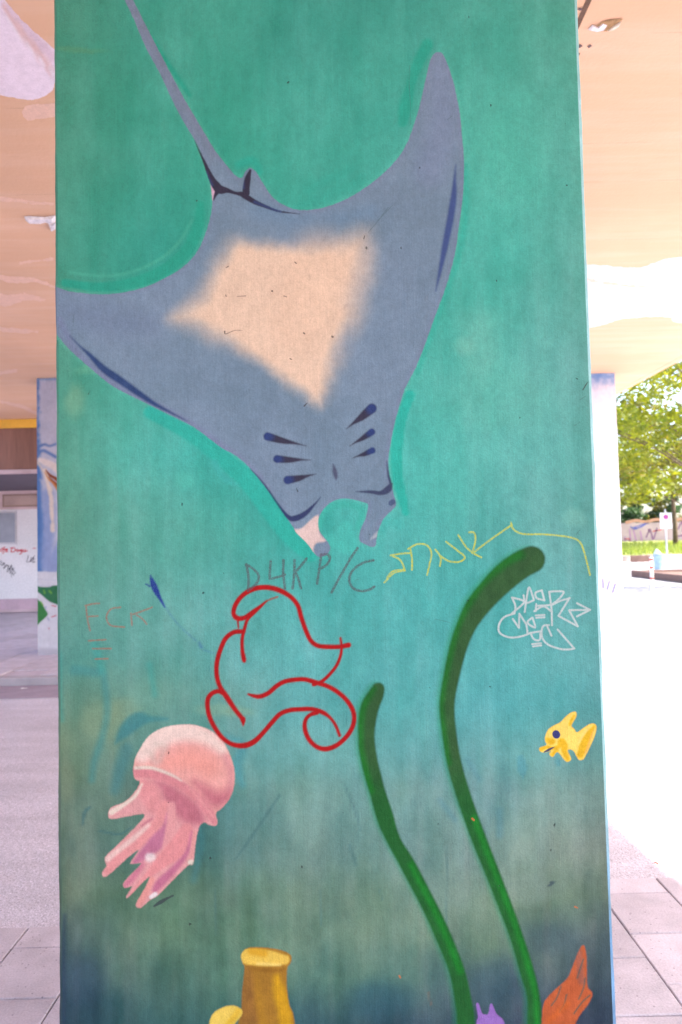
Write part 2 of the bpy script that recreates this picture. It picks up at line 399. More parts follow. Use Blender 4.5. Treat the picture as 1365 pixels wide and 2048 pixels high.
for ln_ in ([(1105, 520, 4), (1180, 560, 3), (1300, 575, 2)], [(-30, 548, 4), (30, 560, 6), (70, 560, 4), (112, 575, 2)], [(-40, 590, 9), (10, 600, 12), (50, 594, 7), (90, 600, 2)], [(-20, 655, 5), (25, 661, 5), (75, 664, 2)], [(-20, 395, 5), (40, 402, 4), (105, 408, 2)], [(60, 225, 16), (105, 220, 14)], [(0, 803, 2), (40, 812, 3), (72, 826, 3)], [(-10, 748, 3), (30, 742, 4)], [(40, 525, 2), (105, 518, 3)]):
    f = stroke(ln_); local(sheet('painted_cloud', ceil, .0009, f, (236, 200, 178), thin_m, deck, 3, margin=10, clip=(-6.95, 4.9, 2, 13.7)), deck)
f = poly([(-60, -30), (0, -10), (14, 8), (20, 12), (60, 55), (107, 98), (118, 120), (112, 160), (104, 182), (86, 194), (60, 199), (30, 196), (0, 189), (-60, 170)])
def ghost(x, y):
    c = Canvas(x, y, (240, 228, 238)); c.lay(stroke([(10, 10, 7), (40, 60, 9), (80, 110, 9), (108, 150, 5)]), (226, 196, 192), 8)
    c.lay(stroke([(20, 15, 6), (60, 62, 7), (105, 112, 9)]), (226, 205, 215), 5); c.lay(stroke([(12, 30, 3), (50, 85, 3), (108, 148, 2)]), (240, 230, 236), 4)
    return c.mottle(12, 40, 25).c
local(sheet('painted_cloud', ceil, .0007, f, ghost, cloud_m, deck, 3, clip=(-6.95, 1.2, 1, 12), label='large rounded lilac white shape painted on the soffit at upper left'), deck)
flake_m = simple('torn_plaster', (.80, .78, .80), .7, 20)
def flake(name, pts, drop, mat, lab):              # torn paint curling down from the soffit
    P = [ceil.hit(*p) for p in pts]; bm = bmesh.new()
    cx = sum(p[0] for p in P) / len(P); cy = sum(p[1] for p in P) / len(P)
    top = [bm.verts.new((u, v, -.004)) for u, v in P]
    inn = [bm.verts.new((cx + (u - cx) * .75, cy + (v - cy) * .75, -.004 - drop * random.uniform(.5, 1))) for u, v in P]
    n = len(P)
    for i in range(n): bm.faces.new((top[i], top[(i + 1) % n], inn[(i + 1) % n], inn[i]))
    bm.faces.new(inn); bmesh.ops.recalc_face_normals(bm, faces=bm.faces)
    return bm_obj(name, bm, mat, deck, label=lab)
flake('paint_flake', [(49, 432), (60, 431), (90, 433), (112, 429), (112, 442), (95, 441), (80, 442), (52, 440)], .03, flake_m, 'white paint flake peeling beside the pillar')
flake('paint_flake', [(96, 444), (104, 448), (112, 443), (112, 456), (103, 462)], .02, flake_m, None)
flake('paint_flake', [(1176, 58), (1185, 48), (1196, 52), (1207, 44), (1216, 48), (1210, 57), (1193, 60)], .012, flake_m, 'white bare spot where the soffit paint broke off')
flake('paint_flake', [(1214, 61), (1228, 50), (1244, 40), (1240, 47), (1228, 56)], .012, simple('cream_plaster', (.9, .8, .66), .8), None)
hole_m = simple('bare_concrete', (.52, .33, .16), .9, 15, .6, 1.2)
flake('paint_flake', [(1195, 50), (1205, 42), (1222, 38), (1248, 36), (1236, 44), (1225, 52), (1214, 61), (1200, 61), (1190, 60)], .003, hole_m, None)
dk = simple('rust_hole', (.16, .12, .13), .9, 30)
for pts in ([(1154, 17), (1160, 14), (1167, 17), (1161, 20)], [(1154, 92), (1160, 87), (1166, 90), (1160, 95)], [(1175, 92), (1181, 88), (1185, 90), (1178, 95)], [(1155, 112), (1158, 105), (1161, 104), (1157, 114)]):
    flake('spalled_hole', pts, .002, dk, None)

# ------------------------------------------------------------------ mural on the near pillar
def Z3(*p): return zz(100, 0, .3663, p)
manta_pts = [(180, -170), (200, -130), (250, -35), (266.6, 0), (298, 62), (334, 132), (371, 201), (404, 256), (430, 300), (459, 337), (474, 353), (484, 356), (490, 345), (496, 338), (503, 336), (514, 346), (529, 370), (547, 396), (572, 412), (600, 420), (640, 417), (680, 404), (721, 382), (761, 352), (793, 320), (813.5, 288), (826, 255.5), (838, 219), (848, 175), (858, 130.6), (866, 110.4), (875, 104), (886, 108), (898, 135), (910, 175), (920, 227), (924, 267.6), (928, 312), (928, 364), (924, 413), (918, 453), (912, 500), (895, 565), (868, 640), (850, 690), (832, 735), (811, 776), (798, 816), (789, 849), (780, 896.5), (777, 922), (779, 955), (785, 977), (792.5, 1006), (789, 1016), (772, 1032), (761, 1050), (754, 1072), (752, 1091), (743, 1094), (728, 1087), (719, 1080), (721, 1061), (732, 1036), (736.5, 1012), (732, 1006), (706, 999), (684, 997), (662, 1005), (646, 1021), (637, 1039), (639, 1061), (650, 1076), (660, 1091), (658, 1105), (646, 1113), (633, 1111), (615, 1087), (596.5, 1069), (589, 1058), (574.5, 1036), (556, 1006), (530.6, 973), (501, 937), (472, 911), (446, 897), (419, 877), (386, 853), (334, 827), (283, 802), (239, 780), (210, 761), (180.6, 736), (151, 710), (129, 688), (114, 668), (98, 640), (92, 600), (98, 572), (111, 573), (137, 582), (173, 587), (210, 588.5), (246.5, 585), (290, 574.5), (327, 558), (356, 541.6), (382, 519.6), (400, 494), (411, 468), (418.6, 444), (423.6, 419.5), (425, 402), (421, 365), (415, 345), (409, 325), (395, 290), (371, 249), (349, 209), (320, 146.5), (294, 99), (268.5, 40), (250, 0), (232, -40), (190, -125), (172, -165)]
manta = poly(manta_pts, 3)
gx = np.array([107, 300, 450, 600, 800, 1000, 1120, 1210.])
gy = np.array([-400, 0, 300, 500, 750, 900, 1050, 1200, 1320, 1400, 1500, 1600, 1700, 1790, 1870, 1950, 2045, 2300.])
G = [
 [(70,140,120),(62,148,128),(60,148,130),(60,148,130),(62,148,132),(64,150,132),(80,155,138),(90,158,140)],
 [(72,142,120),(60,150,130),(60,152,132),(60,150,134),(62,152,136),(66,155,137),(82,160,142),(98,163,143)],
 [(72,145,122),(62,152,131),(58,156,134),(62,158,139),(62,160,142),(78,171,152),(88,168,152),(102,166,148)],
 [(66,145,122),(50,150,131),(50,152,132),(60,160,140),(66,164,146),(76,170,154),(92,168,154),(100,165,150)],
 [(74,145,122),(62,158,138),(58,160,142),(60,160,142),(70,168,152),(88,172,158),(96,166,156),(100,160,150)],
 [(88,150,128),(72,166,150),(62,168,154),(60,166,152),(74,174,160),(90,172,160),(96,166,156),(98,160,150)],
 [(92,150,130),(88,168,152),(80,172,158),(62,172,160),(76,178,168),(86,172,164),(96,168,160),(92,158,150)],
 [(92,150,134),(94,164,152),(90,170,162),(80,172,166),(84,178,174),(82,174,170),(92,170,166),(90,160,156)],
 [(84,146,134),(88,156,144),(92,168,162),(88,172,168),(92,176,174),(84,172,170),(90,168,166),(92,160,158)],
 [(96,138,118),(90,146,130),(94,156,146),(90,166,164),(90,172,170),(82,168,168),(84,166,166),(90,156,156)],
 [(112,136,110),(84,134,126),(88,146,142),(98,158,156),(100,164,164),(94,158,158),(98,154,152),(96,146,144)],
 [(106,126,108),(88,124,114),(92,138,134),(106,148,142),(112,154,150),(108,150,148),(114,148,142),(112,140,134)],
 [(92,118,104),(80,118,110),(86,126,120),(102,138,130),(110,146,140),(116,146,138),(120,142,132),(112,130,122)],
 [(84,108,98),(82,114,106),(90,120,114),(96,126,120),(104,134,130),(108,134,128),(108,128,120),(100,118,114)],
 [(70,94,98),(92,122,114),(96,126,118),(94,126,120),(98,128,122),(96,122,116),(84,104,112),(78,96,108)],
 [(56,80,96),(82,112,112),(86,120,116),(86,122,118),(76,112,114),(62,90,104),(64,82,100),(64,80,98)],
 [(46,70,92),(58,94,104),(60,100,108),(50,86,102),(46,72,94),(46,68,92),(50,62,88),(54,66,90)],
 [(40,60,86),(46,76,94),(48,80,96),(40,68,90),(36,58,84),(38,58,84),(44,54,80),(46,56,82)]]
G = np.array(G, float); G[6:10] *= np.array((.97, .95, .94)); G[10:13] *= np.array((1.0, .98, .95)); G[13:] *= np.array((1.04, 1.02, .90)); G = G * .85 + (G + 12) * .15
def gridcol(x, y):
    i = np.clip(np.searchsorted(gy, y) - 1, 0, len(gy) - 2); j = np.clip(np.searchsorted(gx, x) - 1, 0, len(gx) - 2)
    ty = np.clip((y - gy[i]) / (gy[i + 1] - gy[i]), 0, 1); tx = np.clip((x - gx[j]) / (gx[j + 1] - gx[j]), 0, 1)
    ty, tx = (.5 * ty + .5 * smooth(ty))[:, None], (.5 * tx + .5 * smooth(tx))[:, None]
    return (G[i, j] * (1 - tx) + G[i, j + 1] * tx) * (1 - ty) + (G[i + 1, j] * (1 - tx) + G[i + 1, j + 1] * tx) * ty
def mural_bg(x, y):
    # warp so patches look brushed
    wx = x + 60 * fbm(x / 140, y / 140); wy = y + 60 * fbm(x / 150 + 9, y / 130 + 3)
    c = Canvas(x, y, (0, 0, 0)); c.c = gridcol(wx, wy)
    c.mottle(26, 130, 200, (1, .55, .7)); c.mottle(16, 34, 60, (1, .8, .9)); c.mottle(10, 22, 260, (.9, .7, .7)); c.mottle(14, 60, 70, (1, .7, .8))
    c.mottle(9, 12, 420, (.9, .6, .7)); st = fbm(x / 26, y / 300 + 11, 3)[:, None] * smooth((y - 420) / 200)[:, None]
    c.c += np.clip(st, 0, 1) * np.array((34, 10, 14)) - np.clip(-st, 0, 1) * np.array((12, 16, 14))
    low = smooth((y - 1330) / 300)[:, None]
    c.c += low * (fbm(x / 60, y / 90) * 44)[:, None] * np.array((1, .8, .55)) + low * (fbm(x / 18, y / 120 + 4) * 20)[:, None] * np.array((.9, 1, 1.1))
    md = manta(x, y)
    a = (smooth(1 - np.abs(md - 3) / 4) * .25 * smooth((y + 50) / 300))[:, None]; c.c = c.c * (1 - a) + np.array((105, 190, 165)) * a
    # broad teal reworking strokes round the ray
    c.lay(stroke([(130, 566, 8), (200, 574, 9), (270, 565, 11), (330, 540, 12), (375, 500, 12), (396, 455, 11), (402, 410, 8)]), (38, 152, 128), 6, 1)
    c.lay(stroke([(140, 545, 3), (210, 552, 3), (270, 542, 3), (325, 515, 3), (362, 480, 3), (384, 440, 2)]), (76, 168, 142), 6, .6)
    c.lay(stroke([(300, 70, 3), (345, 140, 5), (380, 190, 4)]), (36, 152, 128), 9, .95)
    c.lay(stroke([(478, 330, 8), (505, 322, 9), (520, 345, 5)]), (40, 162, 140), 12, .8)
    c.lay(stroke([(855, 90, 12), (835, 130, 11), (822, 170, 9), (812, 210, 13), (806, 245, 9)]), (40, 156, 134), 8, .95)
    c.lay(stroke([(560, 432, 2), (640, 400, 14), (720, 360, 12)], [(620, 380, 10), (700, 340, 10)]), (50, 158, 138), 22, .55)
    c.lay(stroke([(932, 330, 4), (932, 420, 6), (918, 510, 6), (895, 580, 5), (862, 670, 5), (835, 745, 5)]), (52, 168, 148), 12, .7)
    c.lay(stroke([(820, 790, 10), (803, 840, 10), (794, 900, 12), (795, 950, 11), (806, 1000, 9), (812, 1025, 7)]), (40, 168, 150), 4, .95)
    c.lay(stroke([(300, 825, 12), (380, 868, 14), (440, 912, 16), (500, 965, 20), (548, 1025, 22), (590, 1075, 22), (622, 1112, 12)]), (44, 168, 150), 6, .95)
    c.lay(stroke([(430, 925, 7), (448, 955, 6), (475, 970, 4)]), (62, 168, 158), 5, .6)
    c.lay(stroke([(640, 1050, 6), (650, 1020, 6), (690, 1008, 7), (724, 1020, 6), (716, 1055, 5)]), (58, 168, 150), 6, .7)
    c.lay(stroke([(660, 1080, 12), (700, 1095, 14), (690, 1060, 16)]), (74, 184, 168), 14, .6)
    c.lay(stroke([(765, 1060, 8), (775, 1045, 8), (800, 1050, 10)]), (66, 172, 160), 10, .5)
    # pale worn patches and stains
    for (px, py, rx, ry, col, op) in [(150, 800, 20, 32, (130, 165, 130), .45), (185, 740, 34, 10, (110, 170, 135), .4), (960, 700, 40, 60, (116, 180, 162), .35), (930, 690, 24, 20, (122, 184, 166), .4), (960, 640, 50, 30, (104, 178, 160), .3), (1150, 1035, 26, 18, (120, 180, 165), .5),
        (370, 960, 20, 16, (86, 184, 164), .4), (150, 100, 60, 6, (88, 142, 104), .5), (200, 1440, 38, 44, (128, 146, 112), .5), (250, 1420, 34, 26, (132, 152, 118), .45), (440, 1420, 50, 12, (130, 164, 136), .5), (480, 1425, 30, 10, (132, 164, 134), .35), (300, 1390, 40, 40, (112, 160, 140), .4),
        (130, 1560, 20, 40, (120, 130, 102), .35), (230, 1460, 20, 60, (122, 140, 108), .35), (170, 1700, 24, 80, (118, 128, 112), .35), (620, 1640, 60, 40, (110, 145, 136), .35), (900, 1780, 60, 40, (122, 146, 138), .35), (1060, 1780, 60, 30, (126, 146, 138), .4),
        (170, 1960, 40, 50, (54, 76, 100), .35), (1000, 1960, 60, 50, (50, 74, 98), .25), (760, 2000, 70, 40, (30, 74, 96), .4), (1100, 1880, 60, 30, (66, 84, 102), .25), (1000, 800, 110, 70, (100, 176, 158), .3), (900, 980, 60, 60, (88, 184, 170), .35), (1100, 900, 70, 40, (86, 170, 158), .3), (1020, 300, 70, 120, (86, 180, 160), .35), (760, 130, 60, 80, (72, 168, 148), .3)]:
        q = np.hypot((x - px + 14 * fbm(x / 30, y / 30)) / rx, (y - py + 14 * fbm(x / 30 + 7, y / 30)) / ry)
        aa = (smooth(1.45 - q) * op)[:, None]; c.c = c.c * (1 - aa) + np.array(col, float) * aa
    T = (44, 118, 128)
    c.lay(stroke([(232, 1486, 2), (250, 1462, 12), (275, 1440, 15), (300, 1438, 6), (335, 1438, 2)]), T, 12, .6)
    c.lay(stroke([(150, 1340, 10), (200, 1345, 9)], [(208, 1350, 6), (215, 1420, 7), (206, 1470, 7), (190, 1520, 7), (184, 1560, 6)]), (62, 132, 132), 14, .55)
    c.lay(stroke([(252, 1500, 14), (240, 1540, 12), (230, 1580, 10)], [(395, 1640, 6), (402, 1680, 8), (396, 1720, 7), (388, 1760, 6)]), (56, 116, 122), 18, .5)
    c.lay(stroke([(165, 1650, 2), (170, 1625, 4), (180, 1615, 3)], [(200, 1662, 2), (240, 1668, 2), (262, 1655, 1.5)]), (48, 92, 100), 4, .5)
    c.lay(stroke([(455, 1475, 6), (485, 1490, 8), (475, 1530, 10), (485, 1570, 6)]), (66, 138, 146), 16, .55)
    c.lay(stroke([(190, 1290, 8), (205, 1340, 8)], [(300, 1330, 6), (310, 1390, 5)], [(118, 1310, 5), (120, 1400, 5), (124, 1440, 4)]), (58, 152, 142), 14, .5)
    c.lay(stroke([(560, 1590, 2), (520, 1650, 3), (485, 1700, 2), (470, 1720, 1)], r=2), (66, 104, 104), 5, .55)
    c.lay(stroke([(1042, 1515, 6), (1045, 1535, 10), (1046, 1548, 5), (1046, 1556, 1)], [(1114, 1515, 3), (1117, 1525, 6), (1120, 1531, 2)]), (78, 142, 150), 3, .65)
    c.lay(stroke([(690, 1570, 1), (712, 1625, 2), (722, 1660, 1.5)], [(700, 1690, 3), (712, 1730, 3)], [(430, 1780, 1), (434, 1870, 1.5)], [(895, 1690, 1), (893, 1850, 1.5)], [(640, 1780, 1.5), (642, 1850, 2)], [(760, 1780, 1.5), (765, 1800, 1)]), (70, 108, 108), 5, .5)
    c.lay(stroke([(1000, 1620, 6), (1000, 1670, 7)], [(880, 1600, 5), (910, 1640, 5)], [(960, 1560, 3), (935, 1520, 4)]), (84, 134, 144), 12, .45)
    c.lay(stroke([(858, 1985, 1), (861, 2005, 2), (866, 2014, 1)]), (120, 96, 84), 2, .6)
    c.lay(stroke([(1098, 1772, 1.5), (1104, 1766, 4), (1110, 1763, 1)]), (60, 78, 84), 2, .8)
    c.lay(stroke([(130, 1830, 3), (128, 1900, 5), (128, 2048, 6)], r=4), (38, 54, 78), 6, .5)
    return c.c
def edge_lines(c):
    return c
def mural_front(x, y):
    c = Canvas(x, y, (0, 0, 0)); c.c = mural_bg(x, y)
    return c.c
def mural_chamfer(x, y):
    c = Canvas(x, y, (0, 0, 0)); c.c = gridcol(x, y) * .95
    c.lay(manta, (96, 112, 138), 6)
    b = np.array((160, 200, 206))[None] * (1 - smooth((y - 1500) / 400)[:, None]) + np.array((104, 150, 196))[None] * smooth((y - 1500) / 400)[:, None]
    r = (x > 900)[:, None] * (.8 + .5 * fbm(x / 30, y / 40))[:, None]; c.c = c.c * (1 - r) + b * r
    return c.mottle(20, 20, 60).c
pillar = thing('painted_pillar', ((PL + PR) / 2, D + .6, 0), label='nearest concrete pillar with a sea mural of a manta ray on teal', cat='pillar')
def loc2(o): return local(o, pillar)
paint_base = paint_mat('mural_paint')
# shaft: dense front face, chamfers, plain sides
nu = 250; zs = np.concatenate([np.linspace(0.002, .48, 60), np.linspace(.484, 2.86, 640), np.linspace(2.9, DECK_Z - .004, 50)])
us = np.linspace(PL + CH, PR - CH, nu); U, V = np.meshgrid(us, zs); U, V = U.ravel(), V.ravel()
P = front.world(U, V); x, y = project(P)
idx = np.arange(len(U)).reshape(len(zs), nu)
Q = np.stack([idx[:-1, :-1], idx[:-1, 1:], idx[1:, 1:], idx[1:, :-1]], -1).reshape(-1, 4)
C = lin(np.clip(mural_front(x, y), 0, 255)) * front.k
Vs, Cs, Qs = [P], [C], [Q]; base = len(P)
wob = .0022
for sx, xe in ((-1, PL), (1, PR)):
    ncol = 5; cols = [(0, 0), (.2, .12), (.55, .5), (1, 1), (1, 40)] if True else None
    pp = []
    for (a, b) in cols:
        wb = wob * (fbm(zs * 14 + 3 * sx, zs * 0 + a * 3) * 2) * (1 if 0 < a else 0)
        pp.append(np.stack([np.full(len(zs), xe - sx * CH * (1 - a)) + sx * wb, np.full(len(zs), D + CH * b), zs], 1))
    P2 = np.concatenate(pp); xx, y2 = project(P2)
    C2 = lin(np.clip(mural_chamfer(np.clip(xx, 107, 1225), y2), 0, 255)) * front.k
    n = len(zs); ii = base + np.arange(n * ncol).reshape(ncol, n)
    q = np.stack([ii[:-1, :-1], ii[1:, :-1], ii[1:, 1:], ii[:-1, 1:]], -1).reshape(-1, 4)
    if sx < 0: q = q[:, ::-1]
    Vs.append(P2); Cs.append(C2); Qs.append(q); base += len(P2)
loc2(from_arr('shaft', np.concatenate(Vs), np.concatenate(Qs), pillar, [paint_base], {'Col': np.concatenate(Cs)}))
core = box('core', PL + .004, PR - .004, D + .02, D + .60, 0, DECK_Z - .01, simple('side_paint', (.18, .42, .40), .8, 4), None); core.parent = pillar; loc2(core)
clip = (PL + CH * .6, PR - CH * .6, 0, DECK_Z - .02)

PEACH = (226, 192, 166)
belly = poly([(470, 472), (520, 480), (600, 484), (670, 482), (738, 462), (736, 540), (722, 620), (695, 680), (668, 745), (650, 806), (632, 812), (590, 785), (530, 742), (460, 700), (395, 668), (350, 645), (345, 628), (378, 600), (410, 565), (432, 520)])
def manta_col(x, y):
    c = Canvas(x, y, (116, 135, 154)); c.mottle(18, 120, 140, (1, .8, 1)); c.mottle(10, 40, 50)
    c.lay(stroke([(880, 140, 22), (885, 250, 30), (860, 340, 30)]), (120, 134, 160), 50, .7)
    c.lay(stroke([(250, -20, 12), (340, 150, 14), (430, 300, 16)]), (116, 126, 144), 30, .8)
    c.lay(stroke([(130, 620, 20), (200, 640, 30), (300, 650, 20)]), (106, 120, 144), 60, .6)
    c.lay(stroke([(520, 420, 20), (620, 445, 16), (740, 425, 16)]), (106, 132, 156), 40, .7)
    c.lay(stroke([(118, 640, 6), (160, 710, 7), (240, 775, 7), (340, 825, 6), (440, 890, 6), (520, 955, 5)]), (116, 122, 154), 16, .7)
    d = manta(x, y); a = (smooth(1 + d / 14) * .35)[:, None]; c.c = c.c * (1 - a) + np.array((118, 124, 152)) * a
    d = belly(x, y) + 9 + 24 * fbm(x / 45, y / 45) + 4 * fbm(x / 5, y / 5, 2)
    hard = 30 + 26 * smooth((x - 640) / 80) + 16 * smooth((500 - x) / 100)
    a = (smooth(.5 - d / (hard * 1.5)))[:, None] * .97; c.c = c.c * (1 - a) + np.array(PEACH) * a
    c.lay(stroke([(640, 520, 60), (600, 640, 60)]), (228, 190, 162), 60, .4)
    c.lay(stroke([(735, 560, 8), (700, 600, 14), (740, 500, 10)]), (196, 180, 172), 40, .4)
    pk = poly([(586, 1062), (604, 1056), (636, 1030), (640, 1066), (652, 1082), (634, 1086), (627, 1100), (632, 1118), (610, 1100)])
    c.lay(pk, (214, 186, 178), 5); c.lay(stroke([(742, 1078, 1), (756, 1068, 5)]), (190, 190, 190), 5, .7)
    c.lay(poly([(420, 366), (431, 382), (426, 402), (421, 396)], sm=False), (205, 165, 185), 3)
    c.mottle(9, 8, 8)
    return c.c
edge_m_ = paint_mat('ray_paint', soft=3.2, edge=1.6, escale=110)
ray = loc2(sheet('painted_manta_ray', front, nextoff(), manta, manta_col, edge_m_, pillar, 3.0, 3.5, clip=clip, under=composite, label='blue grey manta ray with a peach belly')); LAYERS.append((manta, manta_col, 3.2, 1))
def marks(name, f, col, soft, op=1, edge=1, off=.0012, step=1.6, parent=None, grain=0, esc=160, **k):
    m = paint_mat(name + '_paint', soft=soft, opacity=op, edge=edge, grain=grain, escale=esc)
    o = loc2(sheet(name, front, nextoff(), f, col, m, parent or pillar, step, soft / 2 + edge * .6 + .4, clip=clip, under=composite, **k))
    LAYERS.append((f, col, soft, op * (1 - grain * .35))); return o
NAVY = (36, 52, 100)
def navy(x, y): return Canvas(x, y, (38, 62, 108)).mottle(24, 20, 20).c
def sub(name, f, col, soft, op=1, edge=.8, off=.0012, step=1.6, **k):
    m = paint_mat(name + '_paint', soft=soft, opacity=op, edge=edge)
    o = sheet(name, front, nextoff(), f, col, m, None, step, soft / 2 + edge * .6 + .4, clip=clip, under=composite, **k)
    LAYERS.append((f, col, soft, op)); o.parent = ray; o.matrix_parent_inverse = ray.matrix_world.inverted() if False else Matrix.Identity(4)
    o.matrix_parent_inverse = Matrix.Identity(4); return o
sub('fin_crease', stroke([(140, 672, .3), (160, 692, 1.5), (180, 710, 4), (208, 738, 7), (240, 760, 7.5), (280, 788, 6), (310, 808, 4), (340, 824, 2), (375, 842, .4)]), navy, 7, .95)
sub('fin_crease', stroke([(912, 330, .3), (910, 356, 2.5), (908, 392, 6), (902, 433, 7), (892, 485, 6.5), (882, 535, 4), (872, 582, .5)]), (52, 70, 124), 8, .9)
def gillcol(hx, hy):
    def f(x, y):
        a = smooth(np.hypot(x - hx, y - hy) / 15 - .3)[:, None]
        return np.array((34, 52, 108)) * (1 - a) + np.array((46, 38, 60)) * a
    return f
for (a, b, r) in (((536, 873), (613, 892), 8.5), ((555, 918), (622, 920), 8), ((576, 960), (633, 948), 8.5), ((744, 817), (693, 858), 10), ((744, 864), (700, 892), 7), ((745, 901), (706, 916), 6.5)):
    mx = ((a[0] * .62 + b[0] * .38), (a[1] * .62 + b[1] * .38) + 1)
    sub('gill_slit', stroke([a + (r,), mx + (r * .72,), ((a[0] * .3 + b[0] * .7), (a[1] * .3 + b[1] * .7), r * .3), b + (.2,)]), gillcol(*a), 5, .95)
sub('gill_slit', stroke([(667, 928, .5), (670, 942, 4.5), (672, 952, 4), (673, 960, .5)]), (66, 66, 92), 6, .85)
sub('mouth_line', stroke([(502, 938, .4), (530, 970, 1.6), (556, 1008, 2), (576, 1033, 4), (590, 1037, 6), (611, 1027, 5), (633, 1005, 1.5), (642, 994, .3)]), (38, 46, 88), 5, .95)
sub('mouth_line', stroke([(712, 983, .5), (743, 984, 3.5), (762, 986, 4.5), (776, 979, 7), (783, 968, 3)], [(774, 922, .5), (777, 948, 2.2), (782, 968, 3)]), (50, 56, 86), 5, .92)
sub('eye_spot', stroke([(783, 1006, 5.5), (786, 1004, 5.5)]), (66, 80, 112), 4, .9)
sub('dark_tail_root', stroke([(390, 282, .3), (398, 300, 1.4), (409, 324, 2.8), (417, 343, 4.5), (425, 360, 6.5), (433, 372, 8.5), (440, 379, 9), (455, 381, 5), (470, 386, 3), (483, 388, 5), (492, 389, 7), (493, 375, 7), (496, 357, 6), (501, 341, 2.5)],  # dark paint strokes at the root of the ray's tail
    [(486, 390, 5), (498, 397, 5.5), (512, 405, 4.6), (534, 414, 3.2), (560, 423, 2), (600, 428, .4)], [(436, 382, 5), (431, 391, 3), (428, 400, 1)]), lambda x, y: Canvas(x, y, (44, 36, 56)).lay(stroke([(510, 404, 3), (560, 423, 5)], [(484, 350, 3), (487, 375, 3)], [(412, 345, 3), (425, 370, 2)]), (48, 60, 104), 8).c, 4, .97)

# green weed stems
def fromedges(E): return [((l + r) / 2, y, (r - l) / 2) for (l, r, y) in E]
w1 = [(1064, 1119, 27), (1040, 1131, 28), (1010, 1154, 28), (982, 1182, 26), (955, 1214, 24), (934, 1250, 20), (917, 1295, 18)] + fromedges([(885, 917, 1364), (879, 910, 1413), (884.6, 914, 1469), (894, 923.6, 1525), (909.7, 939, 1580.6), (928, 958, 1636), (949, 979, 1692), (964, 993, 1728), (998, 1026, 1814.5), (1022, 1049, 1879), (1040, 1069, 1943), (1054, 1080, 1992), (1055, 1084, 2048), (1052, 1082, 2200)])
w2 = [(757, 1378, 13), (752, 1390, 16)] + fromedges([(722, 759, 1413.5), (717.6, 753, 1441), (717, 750, 1469), (718, 752, 1497), (723, 756.6, 1525), (730, 763.5, 1553), (738.5, 770.5, 1580.6), (754, 788.6, 1636), (766, 796, 1664), (780, 808, 1692), (801, 832, 1730), (845, 876, 1814.5), (874, 906, 1879), (899, 930.5, 1943), (911, 945, 2008), (914, 950, 2048), (914, 948, 2200)])
def weedcol(W, hi, lo):
    A = np.array(W)
    def f(x, y):
        c = Canvas(x, y, (44, 84, 42)); 
        left = stroke([(p[0] - p[2] * .62 - (2 if p[1] > 1200 else 8), p[1] - (10 if p[1] < 1260 else 0), p[2] * .36) for p in W if p[1] > hi[0] - 400 and p[1] < hi[1]])
        c.lay(left, (14, 108, 26), 16, .8)
        for (s0, s1) in lo:
            rt = stroke([(p[0] + p[2] * .35, p[1], p[2] * .3) for p in W if s0 <= p[1] <= s1]); c.lay(rt, (16, 128, 34), 17, .7)
        t = smooth((y - 1500) / 120)[:, None]; c.c = c.c * (1 - t) + (c.c * np.array((.55, 1.08, .85))) * t
        return c.mottle(20, 14, 26, (.7, 1, .6)).mottle(10, 5, 5).c
    return f
for w_ in (w1, w2):
    marks('spray_halo', stroke([(p[0] - p[2] * .3 - 4, p[1] - 2, p[2] * .8) for p in w_]), (36, 132, 84), 20, .55, 3, step=3.2)
marks('painted_seaweed', stroke(w1), weedcol(w1, (1100, 1560), [(1636, 2050)]), 7, 1, 1.0, .0018, 2.6, label='taller green seaweed stem curling to the upper right')
marks('painted_seaweed', stroke(w2), weedcol(w2, (1370, 1600), [(1720, 1960)]), 7, 1, 1.0, .0018, 2.6, label='shorter green seaweed stem left of the tall one')

# jellyfish
J = lambda *p: zz(100, 1400, .3297, p)
jelly = poly(J((512, 385), (520, 350), (540, 310), (590, 230), (660, 180), (740, 155), (850, 148), (930, 165), (1010, 205), (1065, 270), (1110, 380), (1122, 450), (1117, 530), (1090, 600), (1045, 655), (1008, 685), (1018, 735), (1008, 762), (970, 758), (935, 742), (905, 775), (885, 870), (875, 965), (865, 1000), (838, 1003), (740, 1100), (655, 1185), (605, 1215), (552, 1260), (522, 1240), (575, 1145), (607, 1072), (560, 1110), (478, 1195), (466, 1188), (500, 1130), (456, 1140), (446, 1112), (490, 1060), (555, 990), (488, 992), (540, 910), (480, 950), (345, 1070), (318, 1045), (345, 1005), (335, 955), (400, 890), (520, 770), (578, 695), (500, 700), (375, 722), (355, 690), (375, 650), (450, 620), (510, 565), (548, 498), (518, 480), (506, 430)), 3)
def js(col, soft, op, *pts, c=None, s=.3297): pass
